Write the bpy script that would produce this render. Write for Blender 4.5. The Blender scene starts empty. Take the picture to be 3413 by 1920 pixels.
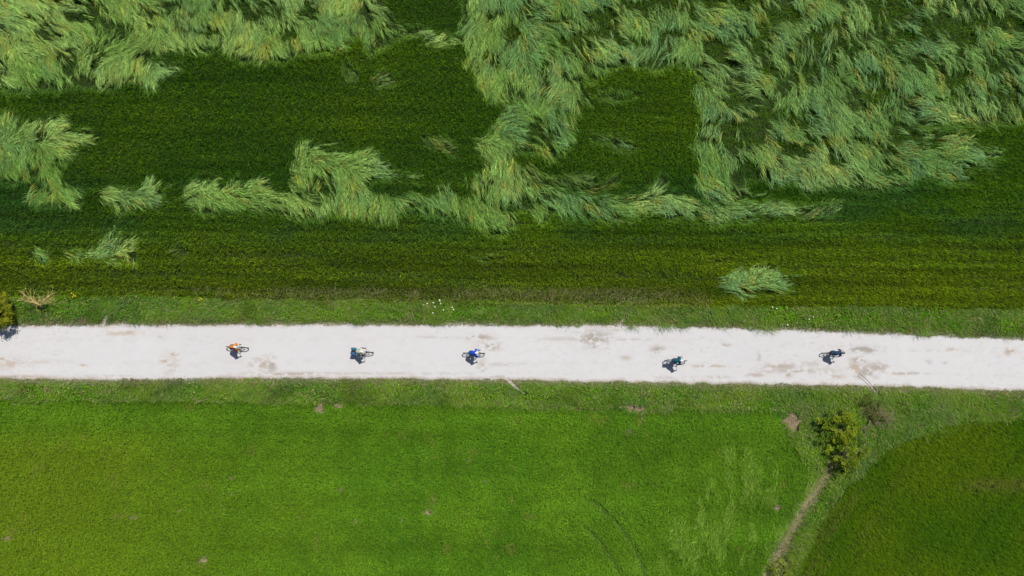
import bpy, bmesh, math
import numpy as np
from mathutils import Vector, Matrix, Quaternion

SC = bpy.context.scene
COL = SC.collection
rng = np.random.default_rng(7)

# ------------------------------------------------------------------ camera
H = 64.5                                     # drone height
HFOV = math.radians(62.0)
F = 1706.5 / math.tan(HFOV / 2)              # focal length in photograph pixels
PITCH = math.atan(225.0 / F)                 # the drone looks a few degrees ahead of straight down
cam_d = bpy.data.cameras.new('camera')
cam_d.sensor_width = 36.0
cam_d.lens = 18.0 / math.tan(HFOV / 2)
cam_d.clip_start = 1.0
cam_d.clip_end = 6000.0
cam = bpy.data.objects.new('camera', cam_d)
cam.location = (0, 0, H)
cam.rotation_euler = (PITCH, 0, 0)
COL.objects.link(cam)
SC.camera = cam

# ------------------------------------------------------------------ sky, sun, exposure
SUN = Vector((0.25, 0.47, 1.0)).normalized()
world = bpy.data.worlds.new('World')
SC.world = world
world.use_nodes = True
wn = world.node_tree
sky = wn.nodes.new('ShaderNodeTexSky')
sky.sky_type = 'NISHITA'
sky.sun_disc = False
sky.sun_elevation = math.asin(SUN.z)
sky.sun_rotation = math.atan2(SUN.x, SUN.y)
wn.links.new(sky.outputs[0], wn.nodes['Background'].inputs[0])
wn.nodes['Background'].inputs[1].default_value = 0.06
sun_d = bpy.data.lights.new('sun', 'SUN')
sun_d.energy = 4.3
sun_d.angle = math.radians(0.5)
sun_d.color = (1.0, 0.96, 0.90)
sun = bpy.data.objects.new('sun', sun_d)
sun.rotation_euler = (-SUN).to_track_quat('-Z', 'Y').to_euler()
sun.location = SUN * 120
COL.objects.link(sun)
SC.view_settings.view_transform = 'Standard'
SC.view_settings.look = 'None'
SC.view_settings.exposure = 0.55
SC.view_settings.gamma = 1.0
SC.view_settings.use_curve_mapping = False

# ------------------------------------------------------------------ layout helpers
cp, sp = math.cos(PITCH), math.sin(PITCH)


def W(u, v, z=0.0):
    """map coordinates read off the photograph -> ground coordinates in metres at height z"""
    u = np.asarray(u, float); v = np.asarray(v, float)
    dx = (u - 1706.5) / F
    dy = (960.0 - v) / F
    ry = sp + dy * cp
    rz = -cp + dy * sp
    t = (z - H) / rz
    return dx * t, ry * t


def UV(x, y, z=0.0):
    d = z - H
    depth = y * sp - d * cp
    a = x / depth
    b = (y * cp + d * sp) / depth
    return 1706.5 + a * F, 960.0 - b * F


def WP(pts, z=0.0):
    a = np.array(pts, float)
    x, y = W(a[:, 0], a[:, 1], z)
    return np.stack([x, y], 1)


def hash2(ix, iy, seed):
    h = (ix.astype(np.int64) * 374761393 + iy.astype(np.int64) * 668265263 + seed * 1442695041) & 0xffffffff
    h = ((h ^ (h >> 13)) * 1274126177) & 0xffffffff
    h = ((h ^ (h >> 16)) * 2246822519) & 0xffffffff
    return ((h ^ (h >> 15)) & 0xffffff) / float(0xffffff)


def vnoise(x, y, sx, sy=None, seed=0):
    sy = sx if sy is None else sy
    x = np.asarray(x) / sx; y = np.asarray(y) / sy
    ix = np.floor(x); iy = np.floor(y)
    fx = x - ix; fy = y - iy
    fx = fx * fx * (3 - 2 * fx); fy = fy * fy * (3 - 2 * fy)
    a = hash2(ix, iy, seed); b = hash2(ix + 1, iy, seed)
    c = hash2(ix, iy + 1, seed); d = hash2(ix + 1, iy + 1, seed)
    return (a * (1 - fx) + b * fx) * (1 - fy) + (c * (1 - fx) + d * fx) * fy


def fbm(x, y, s, seed=0, o=3, sy=None):
    r = 0; amp = 0.5; tot = 0
    k = 1.0
    for i in range(o):
        r = r + amp * vnoise(x, y, s / k, None if sy is None else sy / k, seed + i * 17)
        tot += amp; amp *= 0.5; k *= 2.03
    return r / tot


def inside(px, py, poly):
    r = np.zeros(px.shape, bool)
    n = len(poly)
    lo = poly.min(0); hi = poly.max(0)
    m = (px >= lo[0]) & (px <= hi[0]) & (py >= lo[1]) & (py <= hi[1])
    x = px[m]; y = py[m]
    q = np.zeros(x.shape, bool)
    for i in range(n):
        x0, y0 = poly[i]; x1, y1 = poly[(i + 1) % n]
        if y0 == y1:
            continue
        c = ((y0 > y) != (y1 > y)) & (x < (x1 - x0) * (y - y0) / (y1 - y0) + x0)
        q ^= c
    r[m] = q
    return r


def smooth(a, b, x):
    t = np.clip((x - a) / (b - a), 0, 1)
    return t * t * (3 - 2 * t)


# ------------------------------------------------------------------ materials
def mat_new(name):
    m = bpy.data.materials.new(name)
    m.use_nodes = True
    nt = m.node_tree
    return m, nt, nt.nodes['Principled BSDF'], nt.nodes['Material Output']


def plain(name, col, rough=0.6, metal=0.0, noise=0.12, scale=18.0, spec=0.4):
    m, nt, b, out = mat_new(name)
    tc = nt.nodes.new('ShaderNodeTexCoord')
    n = nt.nodes.new('ShaderNodeTexNoise')
    n.inputs['Scale'].default_value = scale
    nt.links.new(tc.outputs['Object'], n.inputs['Vector'])
    r = nt.nodes.new('ShaderNodeValToRGB')
    r.color_ramp.elements[0].position = 0.3
    r.color_ramp.elements[1].position = 0.7
    r.color_ramp.elements[0].color = tuple(c * (1 - noise) for c in col) + (1,)
    r.color_ramp.elements[1].color = tuple(min(1, c * (1 + noise)) for c in col) + (1,)
    nt.links.new(n.outputs['Fac'], r.inputs['Fac'])
    nt.links.new(r.outputs['Color'], b.inputs['Base Color'])
    b.inputs['Roughness'].default_value = rough
    b.inputs['Metallic'].default_value = metal
    b.inputs['Specular IOR Level'].default_value = spec
    return m


def plant(name, rough=0.6, trans=0.22, spec=0.02):
    m, nt, b, out = mat_new(name)
    a = nt.nodes.new('ShaderNodeVertexColor'); a.layer_name = 'Col'
    nt.links.new(a.outputs['Color'], b.inputs['Base Color'])
    b.inputs['Roughness'].default_value = rough
    b.inputs['Specular IOR Level'].default_value = spec
    t = nt.nodes.new('ShaderNodeBsdfTranslucent')
    hs = nt.nodes.new('ShaderNodeHueSaturation')
    hs.inputs['Hue'].default_value = 0.48
    hs.inputs['Saturation'].default_value = 1.1
    hs.inputs['Value'].default_value = 1.1
    nt.links.new(a.outputs['Color'], hs.inputs['Color'])
    nt.links.new(hs.outputs['Color'], t.inputs['Color'])
    mx = nt.nodes.new('ShaderNodeMixShader'); mx.inputs[0].default_value = trans
    nt.links.new(b.outputs[0], mx.inputs[1]); nt.links.new(t.outputs[0], mx.inputs[2])
    nt.links.new(mx.outputs[0], out.inputs['Surface'])
    return m


def earth(name, rough=0.95, nscale=6.0, namp=0.25, bump=0.3, fine=30.0):
    m, nt, b, out = mat_new(name)
    a = nt.nodes.new('ShaderNodeVertexColor'); a.layer_name = 'Col'
    tc = nt.nodes.new('ShaderNodeTexCoord')
    n = nt.nodes.new('ShaderNodeTexNoise'); n.inputs['Scale'].default_value = nscale
    n.inputs['Detail'].default_value = 6.0
    nt.links.new(tc.outputs['Object'], n.inputs['Vector'])
    mr = nt.nodes.new('ShaderNodeMapRange')
    mr.inputs['From Min'].default_value = 0.3; mr.inputs['From Max'].default_value = 0.7
    mr.inputs['To Min'].default_value = 1 - namp; mr.inputs['To Max'].default_value = 1 + namp
    nt.links.new(n.outputs['Fac'], mr.inputs['Value'])
    mul = nt.nodes.new('ShaderNodeVectorMath'); mul.operation = 'SCALE'
    nt.links.new(a.outputs['Color'], mul.inputs[0]); nt.links.new(mr.outputs[0], mul.inputs['Scale'])
    nt.links.new(mul.outputs[0], b.inputs['Base Color'])
    b.inputs['Roughness'].default_value = rough
    b.inputs['Specular IOR Level'].default_value = 0.15
    n2 = nt.nodes.new('ShaderNodeTexNoise'); n2.inputs['Scale'].default_value = fine
    n2.inputs['Detail'].default_value = 4.0
    nt.links.new(tc.outputs['Object'], n2.inputs['Vector'])
    bp = nt.nodes.new('ShaderNodeBump'); bp.inputs['Strength'].default_value = bump
    bp.inputs['Distance'].default_value = 0.05
    nt.links.new(n2.outputs['Fac'], bp.inputs['Height'])
    nt.links.new(bp.outputs[0], b.inputs['Normal'])
    return m


M_PLANT = plant('plant_blade')
M_STEM_MAT = plant('flattened_stem', rough=0.5, trans=0.18, spec=0.10)
M_STRAW = plant('plant_straw', rough=0.5, trans=0.1, spec=0.2)
M_LEAF = plant('shrub_leaf', rough=0.5, trans=0.25)
M_GROUND = earth('field_soil')
M_ROAD = earth('white_gravel', nscale=1.6, namp=0.018, bump=0.25, fine=24.0)
M_STONE = earth('limestone_chips', nscale=9.0, namp=0.2)
M_BARK = plain('bark', (0.16, 0.13, 0.10), 0.9)


# ------------------------------------------------------------------ mesh helpers
def make_obj(name, me, mat, parent=None, loc=None):
    o = bpy.data.objects.new(name, me)
    if mat is not None and me is not None and len(me.materials) == 0:
        me.materials.append(mat)
    if parent is not None:
        o.parent = parent
    if loc is not None:
        o.location = loc
    COL.objects.link(o)
    return o


def tag(o, label, cat=None, group=None, kind=None):
    o['label'] = label
    if cat:
        o['category'] = cat
    if group:
        o['group'] = group
    if kind:
        o['kind'] = kind
    return o


def np_mesh(name, V, T, C=None, smooth_shade=False):
    me = bpy.data.meshes.new(name)
    V = np.ascontiguousarray(V, np.float32).reshape(-1, 3)
    T = np.ascontiguousarray(T, np.int32)
    k = T.shape[1]
    me.vertices.add(len(V)); me.vertices.foreach_set('co', V.ravel())
    me.loops.add(T.size); me.loops.foreach_set('vertex_index', T.ravel())
    me.polygons.add(len(T))
    me.polygons.foreach_set('loop_start', np.arange(0, T.size, k, dtype=np.int32))
    me.polygons.foreach_set('use_smooth', np.full(len(T), smooth_shade, bool))
    me.update(calc_edges=True)
    if C is not None:
        a = me.color_attributes.new('Col', 'FLOAT_COLOR', 'POINT')
        c4 = np.ones((len(V), 4), np.float32); c4[:, :3] = C
        a.data.foreach_set('color', c4.ravel())
    return me


def ribbons(P, Wd, C0, C1):
    """P (N,K,3) centre lines, Wd (N,K,3) half widths (last point is the tip). -> V, T, C"""
    N, K, _ = P.shape
    per = 2 * (K - 1) + 1
    V = np.empty((N, per, 3), np.float32); C = np.empty((N, per, 3), np.float32)
    for k in range(K - 1):
        t = k / (K - 1)
        V[:, 2 * k] = P[:, k] - Wd[:, k]; V[:, 2 * k + 1] = P[:, k] + Wd[:, k]
        c = C0 * (1 - t) + C1 * t
        C[:, 2 * k] = c; C[:, 2 * k + 1] = c
    V[:, -1] = P[:, -1]; C[:, -1] = C1
    tri = []
    for k in range(K - 2):
        a = 2 * k
        tri += [(a, a + 1, a + 3), (a, a + 3, a + 2)]
    a = 2 * (K - 2)
    tri.append((a, a + 1, a + 2))
    tri = np.array(tri, np.int32)
    T = (np.arange(N, dtype=np.int32) * per)[:, None, None] + tri[None]
    return V.reshape(-1, 3), T.reshape(-1, 3), C.reshape(-1, 3)


def scatter(x0, x1, y0, y1, dens):
    n = int((x1 - x0) * (y1 - y0) * dens)
    return rng.uniform(x0, x1, n), rng.uniform(y0, y1, n)


def lerp(a, b, t):
    return np.asarray(a) * (1 - t)[:, None] + np.asarray(b) * t[:, None]


def blades(name, x, y, z0, L, wid, az, el, C0, C1, mat, bend=0.0):
    """simple tapered leaf blades, one triangle (bend=0) or three (bent over)"""
    n = len(x)
    d = np.stack([np.cos(az), np.sin(az)], 1)
    s = np.stack([-np.sin(az), np.cos(az), rng.uniform(-.5, .5, n)], 1)
    K = 2 if bend == 0 else 3
    P = np.empty((n, K, 3)); Wd = np.empty((n, K, 3))
    P[:, 0, 0] = x; P[:, 0, 1] = y; P[:, 0, 2] = z0
    cx = x.copy(); cy = y.copy(); cz = np.array(z0, float).copy() if np.ndim(z0) else np.full(n, z0)
    for k in range(1, K):
        e = el - bend * (k - 1)
        l = L / (K - 1)
        cx = cx + d[:, 0] * np.cos(e) * l; cy = cy + d[:, 1] * np.cos(e) * l; cz = cz + np.sin(e) * l
        P[:, k, 0] = cx; P[:, k, 1] = cy; P[:, k, 2] = cz
    for k in range(K):
        Wd[:, k] = s * (wid * 0.5)[:, None]
    V, T, C = ribbons(P, Wd, C0, C1)
    return V, T, C


def combine(name, lst, mat, smooth_shade=False):
    V = []; T = []; C = []; o = 0
    for v, t, c in lst:
        V.append(v); T.append(t + o); C.append(c); o += len(v)
    me = np_mesh(name, np.concatenate(V), np.concatenate(T), np.concatenate(C), smooth_shade)
    return make_obj(name, me, mat)


# ------------------------------------------------------------------ layout read from the photograph
X0, X1, Y0, Y1 = -43.0, 43.0, -18.6, 30.2
ROAD_TOP = [(-420, 1090), (0, 1087), (330, 1083), (700, 1081), (1250, 1082), (1700, 1083), (2060, 1085), (2400, 1090), (2553, 1097), (2900, 1108), (3200, 1120), (3413, 1129), (3850, 1148)]
ROAD_BOT = [(-420, 1258), (0, 1261), (330, 1265), (550, 1262), (850, 1260), (1250, 1260), (1700, 1265), (2130, 1272), (2553, 1280), (2880, 1285), (3150, 1292), (3413, 1302), (3850, 1318)]
VERGE_TOP = [(-420, 985), (0, 990), (400, 985), (860, 1000), (1300, 1003), (1700, 1008), (2100, 1018), (2553, 1020), (2900, 1022), (3413, 1030), (3850, 1040)]
FIELD_TOP = [(-420, 1335), (0, 1335), (430, 1338), (860, 1338), (1100, 1342), (1400, 1345), (1700, 1356), (2050, 1362), (2553, 1366), (3850, 1366)]
rt, rb, vt, ft = (WP(a) for a in (ROAD_TOP, ROAD_BOT, VERGE_TOP, FIELD_TOP))


def yline(line, x):
    return np.interp(x, line[:, 0], line[:, 1])


FIELD_L = WP([(-600, 1335), (0, 1335), (430, 1338), (800, 1335), (860, 1345), (1100, 1342), (1400, 1345), (1700, 1356), (2050, 1362), (2100, 1375), (2170, 1378), (2300, 1366), (2450, 1362), (2553, 1372), (2609, 1407), (2621, 1450), (2639, 1484), (2685, 1560), (2685, 1630), (2651, 1685), (2632, 1728), (2604, 1783), (2570, 1835), (2530, 1910), (2440, 2100), (-600, 2100)])
FIELD_R = WP([(2540, 2150), (2656, 1912), (2733, 1732), (2827, 1617), (2921, 1523), (3002, 1471), (3109, 1428), (3195, 1407), (3413, 1398), (3900, 1390), (3900, 2150)])
DITCH = WP([(2780, 1530), (2745, 1600), (2700, 1665), (2650, 1745), (2610, 1820), (2575, 1885), (2520, 1980)])

# bare ground / straw patches: u, v, ru, rv, strength
BARE = [(172, 1297, 24, 11, .8), (350, 1303, 18, 10, .9), (60, 1343, 16, 7, .5), (1070, 1360, 16, 18, .9), (1130, 1352, 22, 10, .7), (2118, 1358, 34, 18, 1),
        (2310, 1322, 12, 9, .8), (2520, 1335, 9, 8, .6), (2642, 1402, 27, 28, .9), (1650, 1340, 12, 8, .6), (1760, 1347, 14, 8, .5),
        (680, 1864, 14, 12, 1), (25, 1792, 14, 9, .7), (600, 1702, 8, 6, .8), (447, 1724, 12, 5, .6), (1433, 1706, 14, 16, .8), (1448, 1667, 6, 10, .6),
        (1617, 1602, 9, 7, .8), (1137, 1630, 7, 7, .6), (1340, 1730, 8, 6, .6), (1185, 1735, 14, 8, .5), (1565, 1535, 20, 5, .4), (2590, 1690, 14, 10, .8), (770, 1590, 9, 6, .6), (2100, 1440, 16, 12, .35),
        (775, 1644, 6, 6, .6), (110, 1770, 9, 5, .4), (620, 1880, 8, 5, .3), (2140, 1395, 10, 20, .4)]
BARE = [(*[float(q) for q in W(b[0], b[1])], b[2] * .0228, b[3] * .0228, b[4]) for b in BARE]


def bare(x, y):
    r = np.zeros(np.shape(x))
    n = fbm(x, y, .4, 91, 4) - .5
    for bx, by, rx, ry, s in BARE:
        d = np.sqrt(((x - bx) / rx) ** 2 + ((y - by) / ry) ** 2) + n * 2.4
        r = np.maximum(r, s * (1 - smooth(.65, 1.15, d)))
    return r


def ditch_d(x, y):
    d = np.full(np.shape(x), 1e9)
    for i in range(len(DITCH) - 1):
        a, b = DITCH[i], DITCH[i + 1]
        ab = b - a
        t = np.clip(((x - a[0]) * ab[0] + (y - a[1]) * ab[1]) / (ab @ ab), 0, 1)
        d = np.minimum(d, np.hypot(x - a[0] - t * ab[0], y - a[1] - t * ab[1]))
    return d


# narrow gravel run-offs cut from the road into the verges
CHANNELS = [([(344, 1090), (346, 1076), (352, 1062), (358, 1050)], 8), ([(2066, 1092), (2070, 1078), (2076, 1066), (2082, 1056)], 8),
            ([(1690, 1262), (1703, 1275), (1722, 1291), (1738, 1303), (1750, 1311)], 7), ([(2862, 1248), (2885, 1268), (2902, 1285), (2916, 1303), (2930, 1325)], 6)]


def channel_d(x, y):
    d = np.full(np.shape(x), 1e9)
    for pts, w in CHANNELS:
        p = WP(pts)
        for i in range(len(p) - 1):
            a, b = p[i], p[i + 1]
            ab = b - a
            t = np.clip(((x - a[0]) * ab[0] + (y - a[1]) * ab[1]) / (ab @ ab), 0, 1)
            d = np.minimum(d, np.hypot(x - a[0] - t * ab[0], y - a[1] - t * ab[1]) - w * .0228 + .05)
    return d


# lodged (flattened) crop: outlines in photograph coordinates
LODGED = {
 'top_left': ([(-260, 290), (0, 290), (33, 300), (73, 304), (143, 297), (187, 290), (250, 280), (300, 284), (360, 294), (400, 277), (417, 264), (434, 267), (467, 284), (500, 295), (524, 294), (534, 277), (527, 257), (547, 247), (580, 244), (614, 220), (624, 210), (594, 215), (547, 222), (507, 220), (490, 200), (500, 187), (517, 177), (550, 177), (577, 170), (610, 170), (640, 169), (694, 167), (717, 153), (744, 163), (768, 177), (801, 197), (814, 210), (835, 197), (850, 197), (883, 203), (933, 200), (960, 190), (1000, 177), (1050, 170), (1083, 173), (1110, 177), (1117, 165), (1150, 173), (1160, 157), (1170, 133), (1197, 113), (1217, 127), (1227, 173), (1250, 175), (1257, 153), (1290, 150), (1317, 130), (1350, 118), (1400, 112), (1420, 140), (1450, 160), (1500, 148), (1540, 135), (1545, 122), (1500, 128), (1450, 120), (1430, 100), (1400, 88), (1350, 97), (1317, 80), (1310, 57), (1285, 30), (1275, 0), (1270, -160), (-260, -160)],
   'wide mat of flattened pale crop filling the top left corner of the field'),
 'right': ([(1535, -160), (1538, 0), (1545, 50), (1551, 110), (1558, 150), (1558, 187), (1568, 217), (1585, 250), (1591, 277), (1598, 300), (1615, 320), (1625, 340), (1651, 337), (1678, 337), (1698, 334), (1710, 317), (1727, 344), (1743, 354), (1767, 347), (1800, 327), (1827, 327), (1840, 320), (1857, 367), (1880, 377), (1914, 381), (1940, 377), (1934, 350), (1940, 337), (1967, 344), (1977, 340), (1964, 317), (1947, 290), (1934, 267), (1960, 275), (1987, 274), (2000, 247), (2017, 230), (2050, 227), (2067, 214), (2100, 214), (2120, 217), (2144, 217), (2174, 227), (2207, 224), (2220, 214), (2247, 210), (2287, 213), (2307, 230), (2324, 247), (2354, 277), (2334, 297), (2307, 300), (2314, 320), (2327, 347), (2334, 364), (2354, 384), (2327, 410), (2324, 434), (2321, 467), (2301, 480), (2321, 520), (2344, 557), (2327, 580), (2314, 597), (2324, 624), (2334, 647), (2354, 667), (2384, 680), (2417, 680), (2444, 674), (2474, 657), (2501, 654), (2484, 630), (2468, 604), (2490, 590), (2553, 594), (2573, 607), (2596, 614), (2620, 597), (2650, 610), (2660, 630), (2686, 650), (2693, 634), (2700, 620), (2720, 617), (2760, 620), (2803, 620), (2837, 627), (2873, 624), (2903, 630), (2937, 620), (2970, 624), (3000, 624), (3020, 614), (3037, 604), (3053, 590), (3087, 587), (3120, 597), (3170, 607), (3207, 600), (3220, 607), (3247, 607), (3227, 583), (3214, 560), (3244, 553), (3270, 550), (3304, 570), (3320, 577), (3304, 557), (3274, 530), (3304, 520), (3337, 527), (3354, 513), (3320, 507), (3270, 500), (3247, 493), (3254, 480), (3244, 457), (3207, 447), (3177, 443), (3140, 440), (3104, 437), (3060, 440), (3047, 430), (3053, 420), (3120, 413), (3204, 410), (3240, 407), (3270, 417), (3304, 410), (3337, 400), (3370, 407), (3413, 400), (3680, 395), (3680, -160)],
   'largest mat of flattened pale crop covering the top right of the field'),
 'plume': ([(1840, 322), (1800, 330), (1745, 352), (1709, 350), (1697, 364), (1678, 384), (1657, 407), (1644, 430), (1618, 454), (1594, 470), (1591, 480), (1594, 490), (1608, 530), (1621, 567), (1594, 597), (1578, 620), (1584, 647), (1591, 677), (1620, 690), (1660, 690), (1700, 680), (1735, 650), (1745, 600), (1720, 560), (1695, 545), (1712, 505), (1760, 500), (1800, 490), (1815, 520), (1832, 540), (1850, 510), (1880, 500), (1905, 480), (1920, 450), (1905, 420), (1880, 395), (1850, 375)],
   'tall plume of flattened crop hanging below the right mat at mid picture'),
 'left_edge': ([(-260, 385), (0, 387), (20, 383), (50, 390), (63, 403), (70, 430), (80, 420), (110, 410), (134, 400), (174, 400), (214, 397), (224, 407), (230, 427), (240, 443), (284, 440), (317, 454), (300, 470), (234, 500), (250, 513), (280, 513), (234, 530), (187, 543), (200, 560), (214, 587), (217, 613), (230, 630), (260, 640), (284, 653), (270, 667), (277, 683), (254, 693), (234, 687), (214, 680), (187, 680), (160, 683), (140, 687), (110, 680), (93, 670), (110, 657), (134, 640), (157, 620), (144, 603), (127, 590), (93, 587), (67, 593), (53, 613), (33, 610), (13, 593), (0, 590), (-260, 600)],
   'fan of flattened pale crop at the left edge halfway up the field'),
 'small_left': ([(347, 633), (367, 627), (400, 633), (444, 630), (484, 627), (494, 607), (514, 597), (524, 610), (520, 627), (540, 647), (534, 673), (520, 687), (490, 687), (450, 687), (417, 697), (394, 710), (374, 693), (357, 670), (344, 653)],
   'small separate swirl of flattened crop left of the long band'),
 'band_left': ([(617, 640), (634, 613), (651, 600), (664, 607), (654, 630), (684, 630), (701, 613), (724, 593), (734, 607), (724, 627), (768, 627), (788, 597), (801, 590), (801, 610), (795, 627), (818, 623), (841, 610), (860, 603), (900, 603), (910, 627), (917, 643), (950, 647), (975, 655), (960, 720), (930, 700), (900, 700), (880, 710), (850, 700), (818, 683), (811, 703), (768, 697), (734, 690), (718, 707), (684, 703), (651, 700), (621, 680)],
   'left stretch of the long band of flattened crop with spiky top tufts'),
 'band_middle': ([(997, 475), (1020, 475), (1030, 484), (1067, 490), (1077, 500), (1117, 510), (1150, 510), (1184, 517), (1204, 517), (1217, 497), (1234, 510), (1261, 527), (1281, 537), (1294, 547), (1311, 573), (1331, 583), (1368, 590), (1397, 597), (1384, 603), (1334, 590), (1301, 593), (1267, 590), (1234, 600), (1231, 623), (1237, 647), (1267, 667), (1307, 667), (1344, 667), (1378, 660), (1411, 673), (1431, 667), (1437, 660), (1468, 650), (1501, 653), (1535, 673), (1578, 673), (1640, 680), (1700, 690), (1740, 745), (1685, 760), (1698, 785), (1651, 777), (1618, 777), (1591, 763), (1568, 740), (1535, 733), (1501, 720), (1478, 727), (1461, 713), (1411, 707), (1378, 693), (1350, 693), (1331, 707), (1317, 733), (1291, 727), (1277, 740), (1251, 733), (1217, 727), (1184, 717), (1140, 717), (1100, 713), (1077, 733), (1050, 727), (1017, 727), (983, 727), (960, 707), (955, 660), (985, 640), (975, 620), (985, 600), (983, 573), (990, 530)],
   'long middle band of flattened crop with an upright fan above it'),
 'band_right': ([(1700, 680), (1760, 690), (1780, 720), (1813, 737), (1834, 717), (1847, 700), (1867, 720), (1900, 727), (1917, 707), (1947, 720), (1974, 730), (2001, 724), (2021, 734), (2047, 724), (2054, 734), (2084, 714), (2107, 727), (2127, 714), (2151, 710), (2191, 710), (2221, 727), (2261, 724), (2291, 717), (2311, 737), (2321, 724), (2334, 714), (2354, 727), (2368, 750), (2388, 737), (2408, 744), (2418, 734), (2451, 727), (2481, 734), (2505, 730), (2501, 714), (2528, 704), (2580, 712), (2650, 714), (2690, 700), (2630, 682), (2560, 670), (2501, 690), (2434, 687), (2401, 687), (2361, 687), (2334, 687), (2317, 670), (2274, 667), (2267, 653), (2251, 643), (2201, 643), (2207, 630), (2224, 610), (2217, 590), (2194, 590), (2177, 607), (2161, 637), (2130, 650), (2090, 655), (2050, 665), (2000, 660), (1950, 650), (1900, 645), (1850, 640), (1780, 640), (1720, 650)],
   'feathery right stretch of the long band of flattened crop'),
 'band_upper': ([(1712, 560), (1745, 563), (1817, 597), (1850, 597), (1907, 593), (1934, 583), (1967, 583), (1987, 600), (1994, 623), (1984, 647), (1944, 640), (1900, 633), (1860, 627), (1810, 613), (1767, 620), (1743, 647), (1715, 620)],
   'ragged strip of half flattened crop above the right band'),
 'spray': ([(2007, 613), (2014, 607), (2034, 593), (2064, 583), (2071, 590), (2047, 610), (2021, 627), (2027, 647), (2014, 640)],
   'small upright spray of bent crop above the feathery band'),
 'by_road': ([(2405, 947), (2425, 914), (2478, 894), (2557, 894), (2597, 914), (2643, 947), (2623, 960), (2570, 974), (2517, 971), (2478, 987), (2451, 978), (2418, 960)],
   'isolated clump of flattened crop nearest the road on the right'),
 'left_low': ([(220, 857), (234, 843), (277, 847), (284, 843), (321, 833), (347, 817), (351, 790), (377, 777), (387, 790), (401, 800), (431, 797), (461, 797), (457, 813), (441, 830), (457, 847), (461, 867), (441, 880), (421, 873), (414, 860), (367, 863), (334, 863), (284, 853), (277, 867), (254, 867), (230, 860)],
   'low horizontal tuft of flattened crop at left above the bare shrub'),
 'left_low_small': ([(110, 843), (113, 833), (127, 833), (144, 847), (167, 850), (164, 863), (144, 875), (130, 867), (117, 857)],
   'tiny flattened tuft at far left beside the low horizontal tuft'),
 'arc': ([(1410, 470), (1440, 460), (1475, 466), (1505, 478), (1522, 500), (1510, 510), (1480, 500), (1450, 488)],
   'short arc of flattened crop left of the tall plume'),
 'arc_right': ([(1955, 460), (1990, 455), (2040, 462), (2090, 470), (2125, 488), (2100, 498), (2060, 488), (2010, 475)],
   'short bent streak of crop inside the dark square of standing crop'),
 'arc_top': ([(1240, 260), (1275, 250), (1320, 262), (1318, 285), (1280, 285), (1245, 280)],
   'thin curl of flattened crop below the top left mat'),
 'spike': ([(1150, 217), (1162, 222), (1185, 240), (1205, 262), (1180, 268), (1155, 262), (1148, 240)],
   'thin upright tuft of bent crop below the top left mat'),
 'curl_right': ([(1980, 314), (2040, 305), (2080, 318), (2120, 302), (2130, 308), (2090, 328), (2030, 330)],
   'thin curl of bent crop at the top left of the dark square'),
 'tail': ([(2640, 700), (2686, 704), (2720, 692), (2760, 682), (2805, 684), (2780, 712), (2730, 724), (2670, 722)],
   'small bent tuft right of the feathery band'),
 'wisp_low': ([(1572, 850), (1600, 856), (1640, 858), (1680, 852), (1676, 862), (1630, 868), (1590, 862)],
   'thin bent wisp of crop below the middle band'),
 'wisp_right': ([(2352, 870), (2385, 862), (2422, 866), (2400, 873), (2370, 875)],
   'thin bent wisp of crop left of the isolated clump by the road'),
 'wisp_left': ([(570, 836), (590, 822), (610, 826), (650, 838), (620, 845), (600, 850)],
   'faint bent wisp of crop right of the low horizontal tuft'),
}
LOD_Z = 0.3
LOD_W = {k: WP(p, LOD_Z) for k, (p, l) in LODGED.items()}
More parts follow.
